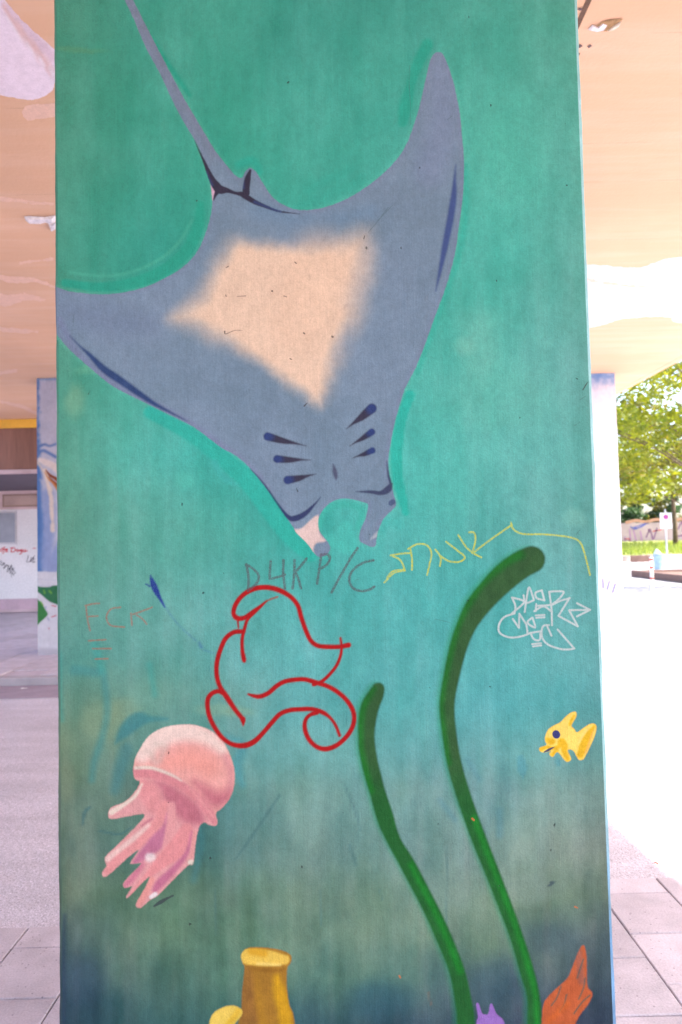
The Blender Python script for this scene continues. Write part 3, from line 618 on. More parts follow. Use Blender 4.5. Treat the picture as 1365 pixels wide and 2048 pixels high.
def jelly_col(x, y):
    c = Canvas(x, y, (214, 150, 148)); S = lambda *p: stroke(zz(100, 1400, .3297, [(a, b) for a, b, r in p], None) and [(100 + a * .3297, 1400 + b * .3297, r * .3297) for a, b, r in p])
    bell = poly(J((500, 420), (520, 330), (600, 200), (740, 140), (900, 140), (1060, 240), (1140, 450), (1110, 600), (1000, 700), (930, 600), (800, 480), (660, 410)))
    c.lay(bell, (222, 156, 146), 6)
    c.lay(S((560, 330, 50), (650, 230, 70), (800, 190, 60), (950, 220, 50), (1050, 300, 30)), (228, 200, 188), 26, .95)
    c.lay(S((720, 380, 40), (850, 360, 60), (960, 400, 60)), (228, 150, 136), 36, .8)
    c.lay(S((1070, 350, 20), (1100, 450, 20), (1090, 540, 20)), (208, 140, 140), 16, .8)
    c.lay(S((880, 500, 10), (940, 550, 30), (1000, 600, 50), (1060, 590, 40), (1090, 560, 20)), (184, 104, 114), 33, .95)
    c.lay(S((620, 330, 20), (650, 380, 16), (700, 280, 16), (640, 260, 14)), (196, 176, 164), 16, .5)
    c.lay(S((640, 500, 6), (700, 530, 30), (760, 600, 60), (850, 680, 70), (900, 720, 40)), (182, 104, 116), 24, .95)
    c.lay(S((512, 440, 30), (620, 450, 26), (760, 500, 24), (880, 580, 24), (960, 670, 26), (1000, 740, 18)), (206, 128, 132), 7)
    c.lay(S((520, 412, 10), (620, 412, 10), (740, 455, 8), (800, 490, 4)), (216, 196, 180), 5, .95)
    c.lay(S((850, 540, 8), (940, 640, 8), (990, 710, 8)), (222, 150, 148), 5, .7)
    c.lay(S((570, 520, 40), (600, 560, 60), (640, 640, 50)), (214, 138, 138), 16, .9)
    c.lay(S((560, 510, 6), (520, 580, 10), (450, 635, 12), (375, 680, 18)), (222, 204, 186), 6, .9)
    c.lay(S((620, 720, 6), (560, 760, 5)), (170, 96, 110), 8, .8)
    c.lay(S((700, 640, 30), (650, 760, 34), (560, 850, 34), (440, 940, 30), (350, 1040, 22)), (218, 142, 140), 8)
    c.lay(S((600, 760, 10), (520, 830, 16), (420, 910, 16), (350, 965, 16)), (222, 186, 176), 8, .9)
    c.lay(S((715, 690, 5), (700, 780, 22), (660, 850, 46), (590, 920, 36), (520, 980, 16)), (180, 106, 132), 10, .95)
    c.lay(S((560, 1000, 16), (500, 1080, 20), (460, 1125, 14)), (196, 112, 132), 12, .9)
    c.lay(S((740, 640, 24), (735, 760, 30), (720, 880, 36)), (216, 148, 146), 8, .9)
    c.lay(S((830, 790, 40), (770, 900, 56), (680, 980, 40), (600, 1060, 20), (490, 1180, 8)), (218, 138, 138), 8)
    c.lay(S((620, 1090, 18), (560, 1200, 26), (545, 1240, 16)), (216, 142, 134), 7)
    c.lay(S((860, 800, 5), (835, 920, 12), (760, 1020, 20), (670, 1110, 26), (640, 1150, 18)), (182, 102, 128), 10, .95)
    c.lay(S((880, 800, 8), (865, 900, 10), (855, 960, 10)), (214, 146, 140), 5)
    c.lay(S((606, 955, 28), (618, 952, 24)), (226, 206, 202), 9, .9); c.lay(S((855, 985, 17), (860, 985, 17)), (218, 200, 182), 4); c.lay(S((615, 1195, 12), (640, 1178, 14)), (222, 206, 204), 4)
    return c.mottle(12, 10, 14).c
marks('painted_jellyfish', jelly, jelly_col, 4.5, 1, 1.6, .0008, 2.2, label='pink jellyfish with trailing tentacles')
marks('brush_mark', stroke([(309, 1812, 2), (322, 1804, 4), (334, 1797, 2.5), (347, 1791, 1.5)]), (52, 58, 64), 3, .85, 1.2, .0010, label='dark dash under the jellyfish')

# fish
Fz = lambda *p: zz(1050, 1400, .13187, p)
fish = poly(Fz((215, 745), (240, 712), (330, 680), (305, 620), (312, 540), (360, 440), (450, 380), (540, 335), (620, 250), (700, 190), (765, 175), (788, 215), (770, 280), (710, 385), (755, 440), (792, 488), (880, 430), (985, 362), (1055, 358), (1090, 410), (1070, 520), (1000, 690), (920, 850), (880, 905), (820, 908), (775, 840), (745, 780), (700, 752), (652, 765), (690, 850), (702, 905), (650, 940), (600, 912), (540, 830), (500, 792), (470, 805), (430, 860), (390, 850), (370, 812), (395, 775), (300, 795), (240, 785)), 3)
def fish_col(x, y):
    c = Canvas(x, y, (240, 206, 98)); S = lambda *p: stroke([(1050 + a * .13187, 1400 + b * .13187, r * .13187) for a, b, r in p])
    d = fish(x, y); a = (smooth(1 + d / 3.2) * .55)[:, None]; c.c = c.c * (1 - a) + np.array((228, 172, 56)) * a
    O = (222, 170, 24)
    for p in ([(345, 600, 30), (400, 630, 50), (440, 620, 20)], [(240, 750, 26), (330, 715, 20), (440, 730, 24), (520, 700, 30)], [(560, 640, 60), (600, 700, 50), (600, 780, 40), (650, 890, 30)], [(490, 760, 24), (420, 830, 24)], [(1050, 400, 16), (960, 540, 50), (900, 680, 64), (840, 830, 50)], [(745, 240, 14), (690, 340, 20), (680, 380, 10)]):
        c.lay(S(*p), O, 5, .9)
    c.lay(S((1040, 470, 10), (980, 640, 16), (920, 800, 14)), (232, 172, 84), 4, .8)
    c.lay(S((960, 430, 10), (880, 530, 20), (820, 640, 14)), (250, 210, 110), 4, .9)
    return c.mottle(16, 5, 5).c
fo = marks('painted_fish', fish, fish_col, 3, 1, .7, .0008, 1.3, label='small yellow fish swimming left')
def subof(par, name, f, col, soft, off):
    m = paint_mat(name + '_paint', soft=soft, edge=.4); o = sheet(name, front, nextoff(), f, col, m, None, 1.0, soft / 2 + .8, clip=clip, under=composite)
    o.parent = par; o.matrix_parent_inverse = Matrix.Identity(4); return o
subof(fo, 'eye', stroke(zz(1050, 1400, .13187, [(474, 515), (480, 528)], 7.6)), (54, 58, 112), 1.6, .0014)
subof(fo, 'mouth', stroke(zz(1050, 1400, .13187, [(295, 788, 1.2), (350, 762, 2.4), (400, 735, 2), (452, 710, .4)])), (72, 72, 92), 1.6, .0014)

# things at the foot of the mural
Y4 = lambda *p: zz(380, 1800, .3223, p)
tube_f = poly(Y4((318, 345), (345, 305), (400, 292), (500, 298), (580, 315), (628, 345), (628, 385), (606, 420), (602, 520), (616, 640), (640, 700), (652, 770), (660, 900), (660, 1100), (310, 1100), (312, 900), (300, 770), (318, 690), (325, 560), (340, 420), (330, 395)))
def tube_col(x, y):
    c = Canvas(x, y, (160, 112, 34)); S = lambda *p: stroke([(380 + a * .3223, 1800 + b * .3223, r * .3223) for a, b, r in p])
    c.lay(S((360, 430, 20), (350, 560, 50), (370, 760, 60), (370, 1000, 60)), (138, 92, 40), 18, .8)
    c.lay(S((540, 480, 20), (560, 580, 40), (590, 700, 40), (600, 900, 40)), (206, 152, 18), 16, .85)
    c.lay(S((420, 500, 10), (430, 660, 20), (460, 780, 20)), (176, 124, 30), 16, .7)
    c.lay(S((360, 350, 50), (480, 360, 50), (590, 370, 30)), (226, 184, 78), 6, .95); c.lay(S((380, 320, 20), (460, 330, 24)), (206, 150, 28), 10, .8); c.lay(S((420, 395, 8), (560, 402, 8)), (236, 206, 122), 6, .7)
    c.lay(S((380, 425, 10), (480, 435, 14), (590, 430, 8)), (146, 98, 24), 8, .8)
    return c.mottle(24, 12, 14, (1, .8, .3)).c
marks('painted_sponge', tube_f, tube_col, 5, 1, 1.5, .0008, 2.4, label='ochre tube sponge with a pale yellow rim')
marks('painted_sponge', poly(Y4((118, 790), (140, 712), (200, 668), (270, 654), (322, 680), (322, 715), (285, 760), (262, 800), (240, 860), (130, 860))), lambda x, y: Canvas(x, y, (224, 188, 84)).lay(stroke(Y4((300, 690), (250, 760), (200, 820)), r=6), (216, 168, 40), 10, .7).mottle(20, 10, 12).c, 5, 1, 1.5, .0010, 2.4, label='small pale yellow sponge lump')
C5 = lambda *p: zz(800, 1750, .3223, p)
marks('painted_coral', poly(C5((474, 960), (478, 900), (486, 880), (474, 805), (488, 795), (510, 855), (530, 864), (550, 858), (560, 803), (575, 803), (600, 860), (640, 898), (654, 960), (654, 1150), (474, 1150))), lambda x, y: Canvas(x, y, (146, 104, 176)).mottle(20, 10, 14).c, 4, 1, 1.2, .0012, 2.2, label='purple coral with two points')
cor = poly(C5((880, 960), (888, 820), (912, 765), (970, 705), (1040, 640), (1075, 560), (1105, 480), (1140, 435), (1158, 500), (1160, 590), (1165, 690), (1195, 735), (1170, 800), (1110, 880), (1080, 960), (1060, 1150), (880, 1150)))
def cor_col(x, y):
    c = Canvas(x, y, (184, 88, 46))
    c.lay(stroke(C5((1110, 480), (1120, 600), (1130, 660)), r=7), (150, 88, 72), 10, .8)
    for p in (((940, 810), (975, 760), (1000, 690)), ((990, 850), (1020, 800), (1035, 740)), ((1080, 860), (1130, 790), (1180, 745)), ((1100, 640), (1120, 580), (1140, 520)), ((1110, 770), (1140, 700), (1150, 640))):
        c.lay(stroke(C5(*p), r=1.2), (70, 84, 84), 3, .8)
    c.lay(stroke(C5((930, 900), (1040, 800)), r=6), (204, 96, 36), 12, .7)
    return c.mottle(30, 9, 16, (1, .6, .4)).c
marks('painted_coral', cor, cor_col, 5, 1, 2.0, .0012, 2.2, label='orange fan coral at the lower right corner')

# ---- graffiti over the mural
R7 = lambda *p: zz(380, 1080, .3223, p)
RR = 4.2
red = stroke(
    R7((478, 378, 1.2), (440, 410, 2.6), (400, 442, RR), (340, 482, RR), (295, 485, RR + .6), (272, 455, RR), (285, 400, RR), (330, 342, RR), (400, 303, RR + .4), (480, 294, RR + .5), (560, 314, RR + .6), (630, 356, RR), (672, 410, RR), (692, 480, RR), (722, 565, RR), (752, 625, RR), (795, 656, RR), (860, 663, RR), (930, 662, RR), (985, 652, RR + .6)),
    R7((935, 608, 1.6), (942, 660, 2.4), (936, 715, 2.6), (910, 780, 2.8), (860, 842, 3), (815, 880, 3.3), (770, 895, 4)),
    R7((365, 957, 1.8), (400, 968, 3.4), (440, 970, RR), (490, 948, RR), (540, 905, RR), (590, 878, RR), (650, 867, RR), (715, 865, RR), (785, 885, RR + .3), (850, 905, RR), (920, 945, RR), (980, 1002, RR), (1016, 1070, RR), (1016, 1140, RR), (982, 1208, RR), (920, 1268, RR), (850, 1296, RR + .5), (790, 1284, RR), (742, 1240, RR), (716, 1180, RR), (716, 1125, RR - .6), (742, 1088, RR - .8), (790, 1070, RR)),
    R7((930, 1213, 2.6), (905, 1150, 2.8), (870, 1102, 2.8), (825, 1070, RR), (760, 1050, RR), (690, 1050, RR), (620, 1056, RR), (560, 1080, RR), (510, 1132, RR), (450, 1202, RR), (400, 1250, RR + .8), (340, 1275, RR + 1), (265, 1268, RR), (200, 1225, RR), (150, 1155, RR), (118, 1080, RR), (110, 1000, RR), (132, 957, RR), (175, 938, RR), (215, 952, RR + .6)),
    R7((333, 568, RR), (275, 572, RR), (222, 612, RR), (187, 690, RR), (168, 765, RR), (168, 840, RR), (188, 910, RR), (232, 978, RR + .8), (280, 1050, RR), (320, 1100, RR), (330, 1115, 5), (332, 1150, 1)),
    R7((450, 405, 2), (400, 450, 3), (358, 495, 2.6), (340, 550, 3), (326, 610, 3), (326, 680, 3.3), (336, 740, 4.2), (340, 758, 1)),
    R7((298, 490, 1.6), (302, 545, 1.1)), R7((346, 480, 2), (352, 505, 1)), r=RR, n=5)
marks('red_graffiti', red, lambda x, y: Canvas(x, y, (164, 2, 6)).mottle(16, 12, 12, (1, .1, .1)).c, 3.2, 1, 1.3, .0024, 1.4, esc=260, label='looping red spray paint outline')
marks('paint_speckle', red, (178, 14, 16), 12, .45, 4, .0022, 2.0, grain=1.0, esc=480)
marks('brown_stroke', stroke(R7((476, 380, 1.6), (510, 364, 2.2), (545, 353, 2.2))), (142, 78, 64), 3, .8, 1, .0023)
T = (84, 74, 82)
dhkp = stroke(R7((350, 150), (362, 210), (365, 260), (362, 315)), R7((350, 150), (395, 180), (428, 222), (412, 272), (362, 315)),
    R7((503, 130), (498, 185), (496, 240)), R7((582, 125), (580, 200), (590, 300)), R7((497, 242), (545, 230), (590, 215)),
    R7((650, 125), (648, 210), (638, 300)), R7((725, 115), (690, 160), (652, 202)), R7((655, 195), (675, 245), (690, 300)),
    R7((815, 90), (806, 170), (790, 270)), R7((812, 95), (850, 88), (870, 108), (860, 140), (835, 165), (802, 182)),
    R7((1042, 50), (1000, 110), (960, 180), (920, 250), (880, 325)),
    R7((1140, 126), (1085, 138), (1030, 170), (995, 215), (992, 262), (1015, 300), (1060, 316), (1110, 310), (1145, 290)), r=2.6)
marks('marker_lettering', dhkp, T, 2.4, .9, .9, .0022, 1.2, grain=.75, label='grey brown crayon letters DHKP/C')
Y8 = lambda *p: zz(750, 1020, .3516, p)
yel = stroke(Y8((90, 258), (150, 248), (200, 245)), Y8((100, 260), (148, 288), (172, 345)), Y8((172, 345), (110, 358), (55, 412)), Y8((168, 338), (100, 350), (70, 385)),
    Y8((203, 222), (212, 280), (212, 340)), Y8((190, 222), (240, 195), (295, 200), (322, 245), (310, 315), (298, 370)),
    Y8((345, 225), (375, 270), (370, 320)), Y8((375, 262), (420, 290), (480, 295), (512, 268), (470, 230), (405, 180)),
    Y8((475, 142), (515, 205), (560, 245), (605, 270)), Y8((535, 127), (565, 130), (572, 175), (555, 245)),
    Y8((558, 245), (640, 182), (720, 125), (780, 85)), Y8((775, 70), (782, 100), (810, 125), (860, 138), (950, 138), (1050, 146), (1130, 160), (1172, 190), (1195, 255), (1212, 320), (1224, 370)), r=1.8)
marks('yellow_scribble', yel, (206, 200, 22), 2.2, .9, .9, .0026, 1.1, grain=.8, label='yellow crayon scribble trailing off to the right')
wt = stroke(Y8((780, 498), (800, 545), (795, 588)), Y8((780, 498), (835, 512), (846, 530), (778, 590)),
    Y8((853, 580), (864, 500), (878, 440), (905, 510)), Y8((846, 485), (858, 528), (905, 513)), Y8((950, 457), (915, 470), (920, 500), (955, 512)), Y8((950, 457), (965, 515)),
    Y8((992, 465), (1035, 462), (1075, 470), (1010, 535), (918, 545)), Y8((992, 465), (1005, 560), (1008, 655)), Y8((907, 575), (960, 548), (1008, 580)), Y8((918, 535), (915, 575)),
    [Y8((1108, 500))[0], Y8((1045, 602))[0]], [Y8((1045, 602))[0], Y8((1155, 662))[0]], [Y8((1155, 662))[0], Y8((1105, 570))[0]], [Y8((1105, 570))[0], Y8((1220, 568))[0]],
    [Y8((1150, 530))[0], Y8((1225, 568))[0]], [Y8((1225, 568))[0], Y8((1150, 605))[0]], Y8((1008, 540), (1060, 515), (1108, 503)),
    Y8((915, 600), (965, 597)), Y8((918, 613), (965, 610)),
    [Y8((785, 620))[0], Y8((820, 670))[0]], [Y8((820, 670))[0], Y8((822, 590))[0]], [Y8((822, 590))[0], Y8((862, 650))[0]], Y8((862, 650), (868, 690), (868, 708)),
    Y8((795, 588), (735, 610), (706, 655), (712, 700), (770, 725), (840, 717), (885, 700), (940, 690)),
    Y8((895, 612), (868, 640), (912, 668), (898, 615)), Y8((885, 698), (905, 735), (938, 738), (942, 690)),
    Y8((990, 655), (956, 662), (950, 720), (985, 765), (1055, 790), (1100, 793), (1135, 788)), [Y8((1135, 788))[0], Y8((1040, 680))[0]], Y8((978, 655), (1005, 715)),
    Y8((895, 763), (945, 758)), Y8((900, 776), (946, 770)), r=1.9, n=4)
marks('white_tag', wt, (186, 194, 192), 2.2, .92, .5, .0026, 1.1, label='white marker tag with an arrow')
Fk = lambda *p: zz(120, 1100, .2637, p)
fck = stroke(Fk((195, 422), (240, 410), (300, 405)), Fk((200, 422), (210, 520), (230, 610)), Fk((212, 505), (290, 500)), Fk((460, 435), (390, 447), (355, 505), (385, 570), (490, 585)),
    Fk((540, 480), (548, 570)), Fk((545, 492), (620, 465), (700, 435)), Fk((580, 490), (625, 520), (660, 562)), Fk((220, 688), (350, 680)), Fk((250, 748), (390, 748)), Fk((270, 826), (365, 824)), r=1.7)
marks('faded_lettering', fck, (160, 96, 80), 3, .8, 1.0, .0022, 1.3, grain=.6, label='faded reddish letters FCK above three short lines')
blue = stroke([(302, 1150, .8), (304, 1160, 4), (309, 1173, 6.5), (316, 1188, 5), (323, 1201, 2.5), (330, 1214, .8)], [(292, 1168, .8), (300, 1172, 2)])
marks('blue_spray_mark', blue, (22, 34, 130), 5, 1, 2.0, .0022, 1.5, grain=.3, label='dark blue sprayed wedge')
marks('blue_spray_mark', stroke([(326, 1206, .6), (345, 1234, .6), (364, 1256, .3), (392, 1281, .6)], [(399, 1286, 2.5), (403, 1294, 3.5)], [(408, 1300, .4), (428, 1306, .2)]), (40, 76, 148), 9, .6, 2.5, .0022, 1.8, grain=.5)
marks('scratch', stroke(*[zz(600, 50, .4029, [(340, 1030), (400, 960), (460, 895)]), zz(600, 50, .4029, [(385, 975), (440, 905)]), zz(600, 50, .4029, [(545, 200), (543, 300), (550, 400), (550, 495)]), [(712, 1160), (718, 1158)], [(895, 240), (905, 232), (930, 145)][:2], [(148, 630), (147, 652)], [(900, 1245), (870, 1238)], [(1160, 800), (1172, 792)], [(1160, 845), (1148, 852)]], r=.6), (70, 92, 96), 1.6, .6, .5, .0023, 1.2)
marks('scratch', stroke([(450, 663, 1.6), (452, 668, .8), (470, 661, .6), (485, 661, .4)], [(475, 593, .6), (492, 592, .8)], [(452, 536, .6), (457, 533, 1.2)], [(590, 524, 1), (593, 527, 1.2)], [(728, 478, 1), (730, 472, 1)], [(609, 812, 1.6), (615, 806, .6)], [(608, 666, 1.6), (610, 668, 1.2)], [(568, 592, .8), (574, 594, .8)], [(1152, 1070, .4), (1160, 1060, .4)], [(452, 590, 1), (453, 593, 1)], [(1166, 780, 1), (1172, 770, 1.2), (1176, 764, .6)]), (60, 52, 50), 1.4, .8, .4, .0023, 1.0)
marks('orange_chip', stroke([(945, 1637, 2), (948, 1640, 2)], [(799, 1951, 1.6), (801, 1955, 1.6)], [(1150, 1813, 1.6), (1156, 1816, 1)]), (190, 104, 60), 2, .9, .6, .0030, 1.0)

# ------------------------------------------------------------------ far pillars with their own murals
def far_pillar(name, plane, x0, x1, label, colf, nm):
    pl = thing('painted_pillar', ((x0 + x1) / 2, plane.O[1], 0), label=label, cat='pillar')
    zs = np.linspace(.0, DECK_Z - .003, 400); us = np.linspace(x0, x1, 120)
    U, V = np.meshgrid(us, zs); U, V = U.ravel(), V.ravel(); P = plane.world(U, V); x, y = project(P)
    P[:, 0] += np.where((U < x0 + .005) | (U > x1 - .005), .008 * fbm(V * 5, V * 0 + x0), 0)
    idx = np.arange(len(U)).reshape(400, 120); Q = np.stack([idx[:-1, :-1], idx[:-1, 1:], idx[1:, 1:], idx[1:, :-1]], -1).reshape(-1, 4)
    C = lin(np.clip(colf(x, y), 0, 255)) * plane.k
    m = paint_mat(nm, relief=1.0)
    local(from_arr('mural_face', P, Q, pl, [m], {'Col': C}), pl)
    b = box('shaft', x0 + .004, x1 - .004, plane.O[1] + .006, plane.O[1] + .6, 0, DECK_Z - .004, simple(nm + '_side', (.5, .55, .62), .8, 3)); b.parent = pl; local(b, pl)
    return pl
XL = farL.hit(75, 1030)[0]; XR = farR.hit(1240, 1000)[0]
def mL(x, y):
    c = Canvas(x, y, (196, 200, 222)); c.mottle(26, 26, 18, (1, .8, .5))
    c.lay(stroke([(60, 752, 6), (180, 752, 7)]), (92, 146, 200), 12, .9)
    c.lay(stroke([(76, 760, 1), (76, 850, 2), (76, 930, 5), (78, 1010, 7), (80, 1080, 10), (78, 1140, 6)]), (74, 122, 190), 9, .9, rough=10)
    c.lay(stroke([(95, 990, 12), (98, 1050, 12), (96, 1130, 14), (140, 1100, 30)]), (150, 168, 214), 16, .9)
    c.lay(stroke([(78, 893, 3), (90, 889, 2.5), (100, 892, 2), (112, 888, 2)], [(76, 908, 3), (86, 901, 3), (98, 906, 3), (112, 914, 3)]), (96, 130, 190), 5, .9)
    c.lay(stroke([(80, 920, 5), (95, 926, 7), (112, 935, 8), (150, 960, 20)]), (236, 224, 222), 6)
    c.lay(stroke([(90, 940, 3), (96, 965, 3), (101, 985, 4), (104, 1020, 3), (106, 1060, 3)], [(76, 925, 2), (90, 945, 2)]), (240, 222, 206), 5, .9, rough=6)
    c.lay(stroke([(92, 940, .8), (100, 950, 2.5), (110, 956, 3), (130, 970, 6)], [(98, 953, .5), (106, 962, 2), (120, 975, 4)]), (142, 72, 40), 2)
    c.lay(stroke([(90, 944, .6), (98, 958, 1.6), (108, 968, 2), (130, 1000, 3)]), (206, 132, 70), 3, .9)
    c.lay(stroke([(60, 1148, 7), (100, 1152, 8), (150, 1152, 8)], [(60, 1164, 6), (150, 1168, 6)]), (226, 226, 236), 4, .95)
    c.lay(poly([(60, 1172), (90, 1172), (112, 1176), (200, 1180), (200, 1400), (60, 1400)], sm=False), (226, 224, 234), 3)
    g = (56, 122, 84)
    c.lay(poly([(70, 1172), (84, 1174), (100, 1174), (112, 1171), (160, 1176), (160, 1225), (112, 1208), (98, 1202), (84, 1190), (76, 1184), (70, 1180)]), g, 2.5)
    c.lay(poly([(66, 1196), (77, 1200), (84, 1207), (90, 1217), (96, 1228), (90, 1236), (80, 1245), (74, 1252), (64, 1254)]), (66, 138, 76), 2.5)
    c.lay(stroke([(88, 1180, 1.5), (90, 1186, 2)], [(99, 1182, 2), (103, 1186, 2)], [(82, 1204, 1.5), (86, 1210, 1.5)]), (120, 180, 70), 3, .8)
    c.lay(stroke([(104, 1211, .8), (112, 1213, 1)], [(104, 1234, 1), (112, 1231, 1)], [(98, 1256, .8), (99, 1258, .8)]), (206, 80, 90), 1.5, .8)
    c.lay(stroke([(60, 1304, 8), (200, 1306, 8)]), (196, 190, 204), 10, .7); c.lay(stroke([(96, 1236, 1.5), (98, 1240, 1.5)], [(92, 1214, 2), (92, 1218, 1)]), (150, 160, 200), 3, .6)
    return c.mottle(14, 10, 10).c
def mR(x, y):
    c = Canvas(x, y, (232, 228, 240)); c.lay(stroke([(1000, 754, 12), (1260, 752, 12)]), (116, 156, 214), 40, .95, rough=30)
    c.lay(stroke([(1160, 1118, 10), (1205, 1117, 8), (1250, 1125, 10)]), (190, 224, 206), 14, .7)
    c.lay(stroke([(1206, 1158, 2.5), (1207, 1175, 3)], [(1219, 1163, 2.5), (1215, 1178, 3)], [(1231, 1168, 2.6), (1226, 1184, 3)]), (110, 110, 170), 3, .9)
    c.lay(stroke([(1222, 1138, 2), (1223, 1139, 2)], [(1227, 1199, 1.5), (1230, 1198, 1.5)], [(1223, 1226, 2), (1224, 1232, 2)]), (110, 115, 170), 3, .8)
    c.lay(stroke([(1100, 1258, 14), (1260, 1255, 14)]), (190, 196, 218), 12, .8)
    return c.mottle(10, 20, 20).c
far_pillar('left', farL, XL, XL + 1.2, 'far pillar on the left painted with blue sky and green leaves', mL, 'sky_mural_paint')
far_pillar('right', farR, XR - 1.2, XR, 'far sunlit pillar on the right painted white with a blue top', mR, 'pale_mural_paint')

# ------------------------------------------------------------------ shop building on the left
YB = 17.8; YF = DECK_END
bld = thing('shop_building', (-8, YB, 0), label='low shop building with yellow band, brown fascia and white graffitied wall', cat='building')
def sb(name, *a, mat=None, bevel=0, **k): return child_box(name, bld, *a, mat, bevel, **k)
def uz(ypx): return shop.hit(40, ypx)[1]
wallm = simple('shop_wall', (.80, .77, .80), .8, .8, .88, 1.06, 30, .2)
sb('upper_storey', -16, -2.6, YF + .12, YB + 6, 3.12, 4.9, mat=simple('render_grey', (.4, .36, .35), .9))
sb('yellow_band', -16, -2.6, YF + .01, YF + .13, 3.995, 4.168, mat=simple('yellow_paint', (.80, .46, .06), .6, 2))
brown_q = simple('brown_fascia', (.235, .115, .085), .7, 5, .8, 1.15, 30, .3, .004, vec=(1, 1, .08))
for k in range(9):
    sb('fascia_panel', -16 + k * 1.5 + .004, -14.5 + k * 1.5 - .004, YF + .03, YF + .118, 3.17, 3.992, mat=brown_q, bevel=.004)
sb('fascia_lip', -16, -2.6, YF, YF + .13, 3.085, 3.165, mat=simple('lip_pink', (.50, .37, .38), .7), bevel=.008)
sb('soffit', -16, -2.6, YF + .13, YB, 3.075, 3.115, mat=simple('dark_soffit', (.10, .085, .11), .8))
sb('wall', -16, -2.6, YB, YB + .3, 0, 2.60, mat=wallm)
sb('lintel', -16, -2.6, YB - .03, YB + .3, 2.605, 3.072, mat=simple('lintel_pink', (.62, .46, .46), .7, 2))
x7 = shop.hit(7, 1000)[0]
fr = sb('transom_panel', x7, x7 + 1.6, YB - .05, YB - .032, 2.66, 2.98, mat=simple('panel_frame', (.30, .20, .17), .7), bevel=.004)
sb('transom_panel', x7 + .05, x7 + 1.55, YB - .062, YB - .052, 2.70, 2.945, mat=simple('panel_tan', (.46, .33, .29), .7, 2), bevel=.003)
x34 = shop.hit(34, 1050)[0]
wn = sb('window', x34 - 2.2, x34, YB - .02, YB - .002, uz(1088), 2.56, mat=simple('window_frame', (.55, .53, .58), .6), bevel=.004)
q = NB('window_glass'); q.col(q.mul((.26, .27, .34), q.ramp(q.noise((1, 1, 1), 2, 3), [(.3, .8), (.7, 1.2)]))).rough(.25)
for i in range(2):
    p = box('pane', -.0, 1.04, 0, .006, 0, 2.56 - uz(1088) - .09, q.m); p.parent = wn; p.location = (x34 - 2.2 + .045 + i * 1.08 + 8, -.028, uz(1088) + .045)
sb('plinth', -16, -2.6, YB - .06, YB - .002, 0, .33, mat=simple('plinth_pink', (.60, .42, .50), .75, 2), bevel=.006)
sb('plinth_step', -16, -2.6, YB - .12, YB - .062, 0, .07, mat=simple('step_rose', (.62, .46, .50), .75, 2), bevel=.006)
def onshop(name, f, col, soft, op, **k):
    m = paint_mat(name + '_paint', soft=soft, opacity=op, edge=.2, under=False); o = sheet(name, shop, .003, f, col, m, bld, 1.0, soft / 2 + 1.5, **k); return local(o, bld)
S3 = lambda *p: zz(0, 1050, .1953, p)
onshop('shop_lettering', stroke(S3((-30, 245), (-15, 265), (2, 272), (10, 245)), S3((28, 232), (22, 272)), S3((50, 222), (42, 250), (40, 280), (30, 292)), S3((34, 248), (56, 246)), S3((62, 262), (80, 255), (74, 244), (62, 252), (64, 272), (84, 272)),
    S3((124, 234), (116, 274)), S3((112, 234), (148, 236), (162, 254), (146, 272), (114, 275)), S3((182, 250), (172, 262), (182, 274), (196, 264), (184, 250)), S3((226, 250), (208, 256), (212, 270), (226, 262), (222, 290), (202, 296)), S3((242, 250), (238, 270), (256, 272), (264, 250)), S3((264, 250), (262, 272), (284, 262)), S3((344, 240), (364, 238)), r=.85), (226, 44, 60), 1.2, .95, label='red italic shop lettering on the white wall')
onshop('black_tag', stroke(S3((-10, 365), (20, 372), (5, 400), (30, 415), (50, 385), (20, 405)), S3((30, 380), (60, 430), (35, 445), (70, 410), (88, 420)), S3((95, 410), (75, 480), (110, 440), (125, 405), (100, 450), (150, 440)), S3((120, 420), (140, 480), (100, 490), (135, 455), (160, 490), (120, 510), (125, 540)), S3((60, 400), (110, 470), (150, 520)), r=.5), (40, 34, 60), 1.1, .75, label='black scribbled tag below the red lettering')
onshop('black_tag', stroke(S3((295, 310), (285, 350), (275, 378), (310, 372), (322, 330), (318, 378), (345, 330), (340, 385), (365, 370)), S3((360, 315), (338, 340), (366, 350)), r=.6), (70, 60, 84), 1.1, .7, label='small black tag beside the far pillar')

# ------------------------------------------------------------------ sunlit square on the right
brick_m = simple('planter_brown', (.20, .12, .105), .9, 3)
pl = thing('planter', (11.1, 22, 0), label='low brown planter wall at the edge of the sunlit square', cat='planter')
child_box('side_wall', pl, 11.1, 11.35, 13, 27, 0, .24, brick_m, .01)
child_box('end_wall', pl, 11.352, 20, 26.8, 27, 0, .238, brick_m, .01)
child_box('soil', pl, 11.352, 20, 13, 26.79, 0, .16, simple('soil_brown', (.17, .11, .09), .95, 4))
white_c = simple('white_concrete', (.78, .76, .75), .8, 1)
lw = thing('low_wall', (12, 29.2, 0), label='long low white wall behind the red and white bollard', cat='wall')
for k in range(12): child_box('block', lw, 8 + k * 1.5 + .01, 9.5 + k * 1.5 - .01, 29.1, 29.5, 0, .44, white_c, .02)
rw = thing('retaining_wall', (14, 35, 0), label='low brown and grey block wall holding up the grass', cat='wall')
mm = [brick_m, simple('grey_block', (.5, .45, .44), .8), simple('tan_block', (.55, .46, .42), .8)]
for k in range(12):
    child_box('block', rw, 8 + k * 1.6 + .01, 9.6 + k * 1.6 - .01, 35, 35.4, 0, .56, mm[0] if k in (4, 11) else mm[1 + k % 2], .02)
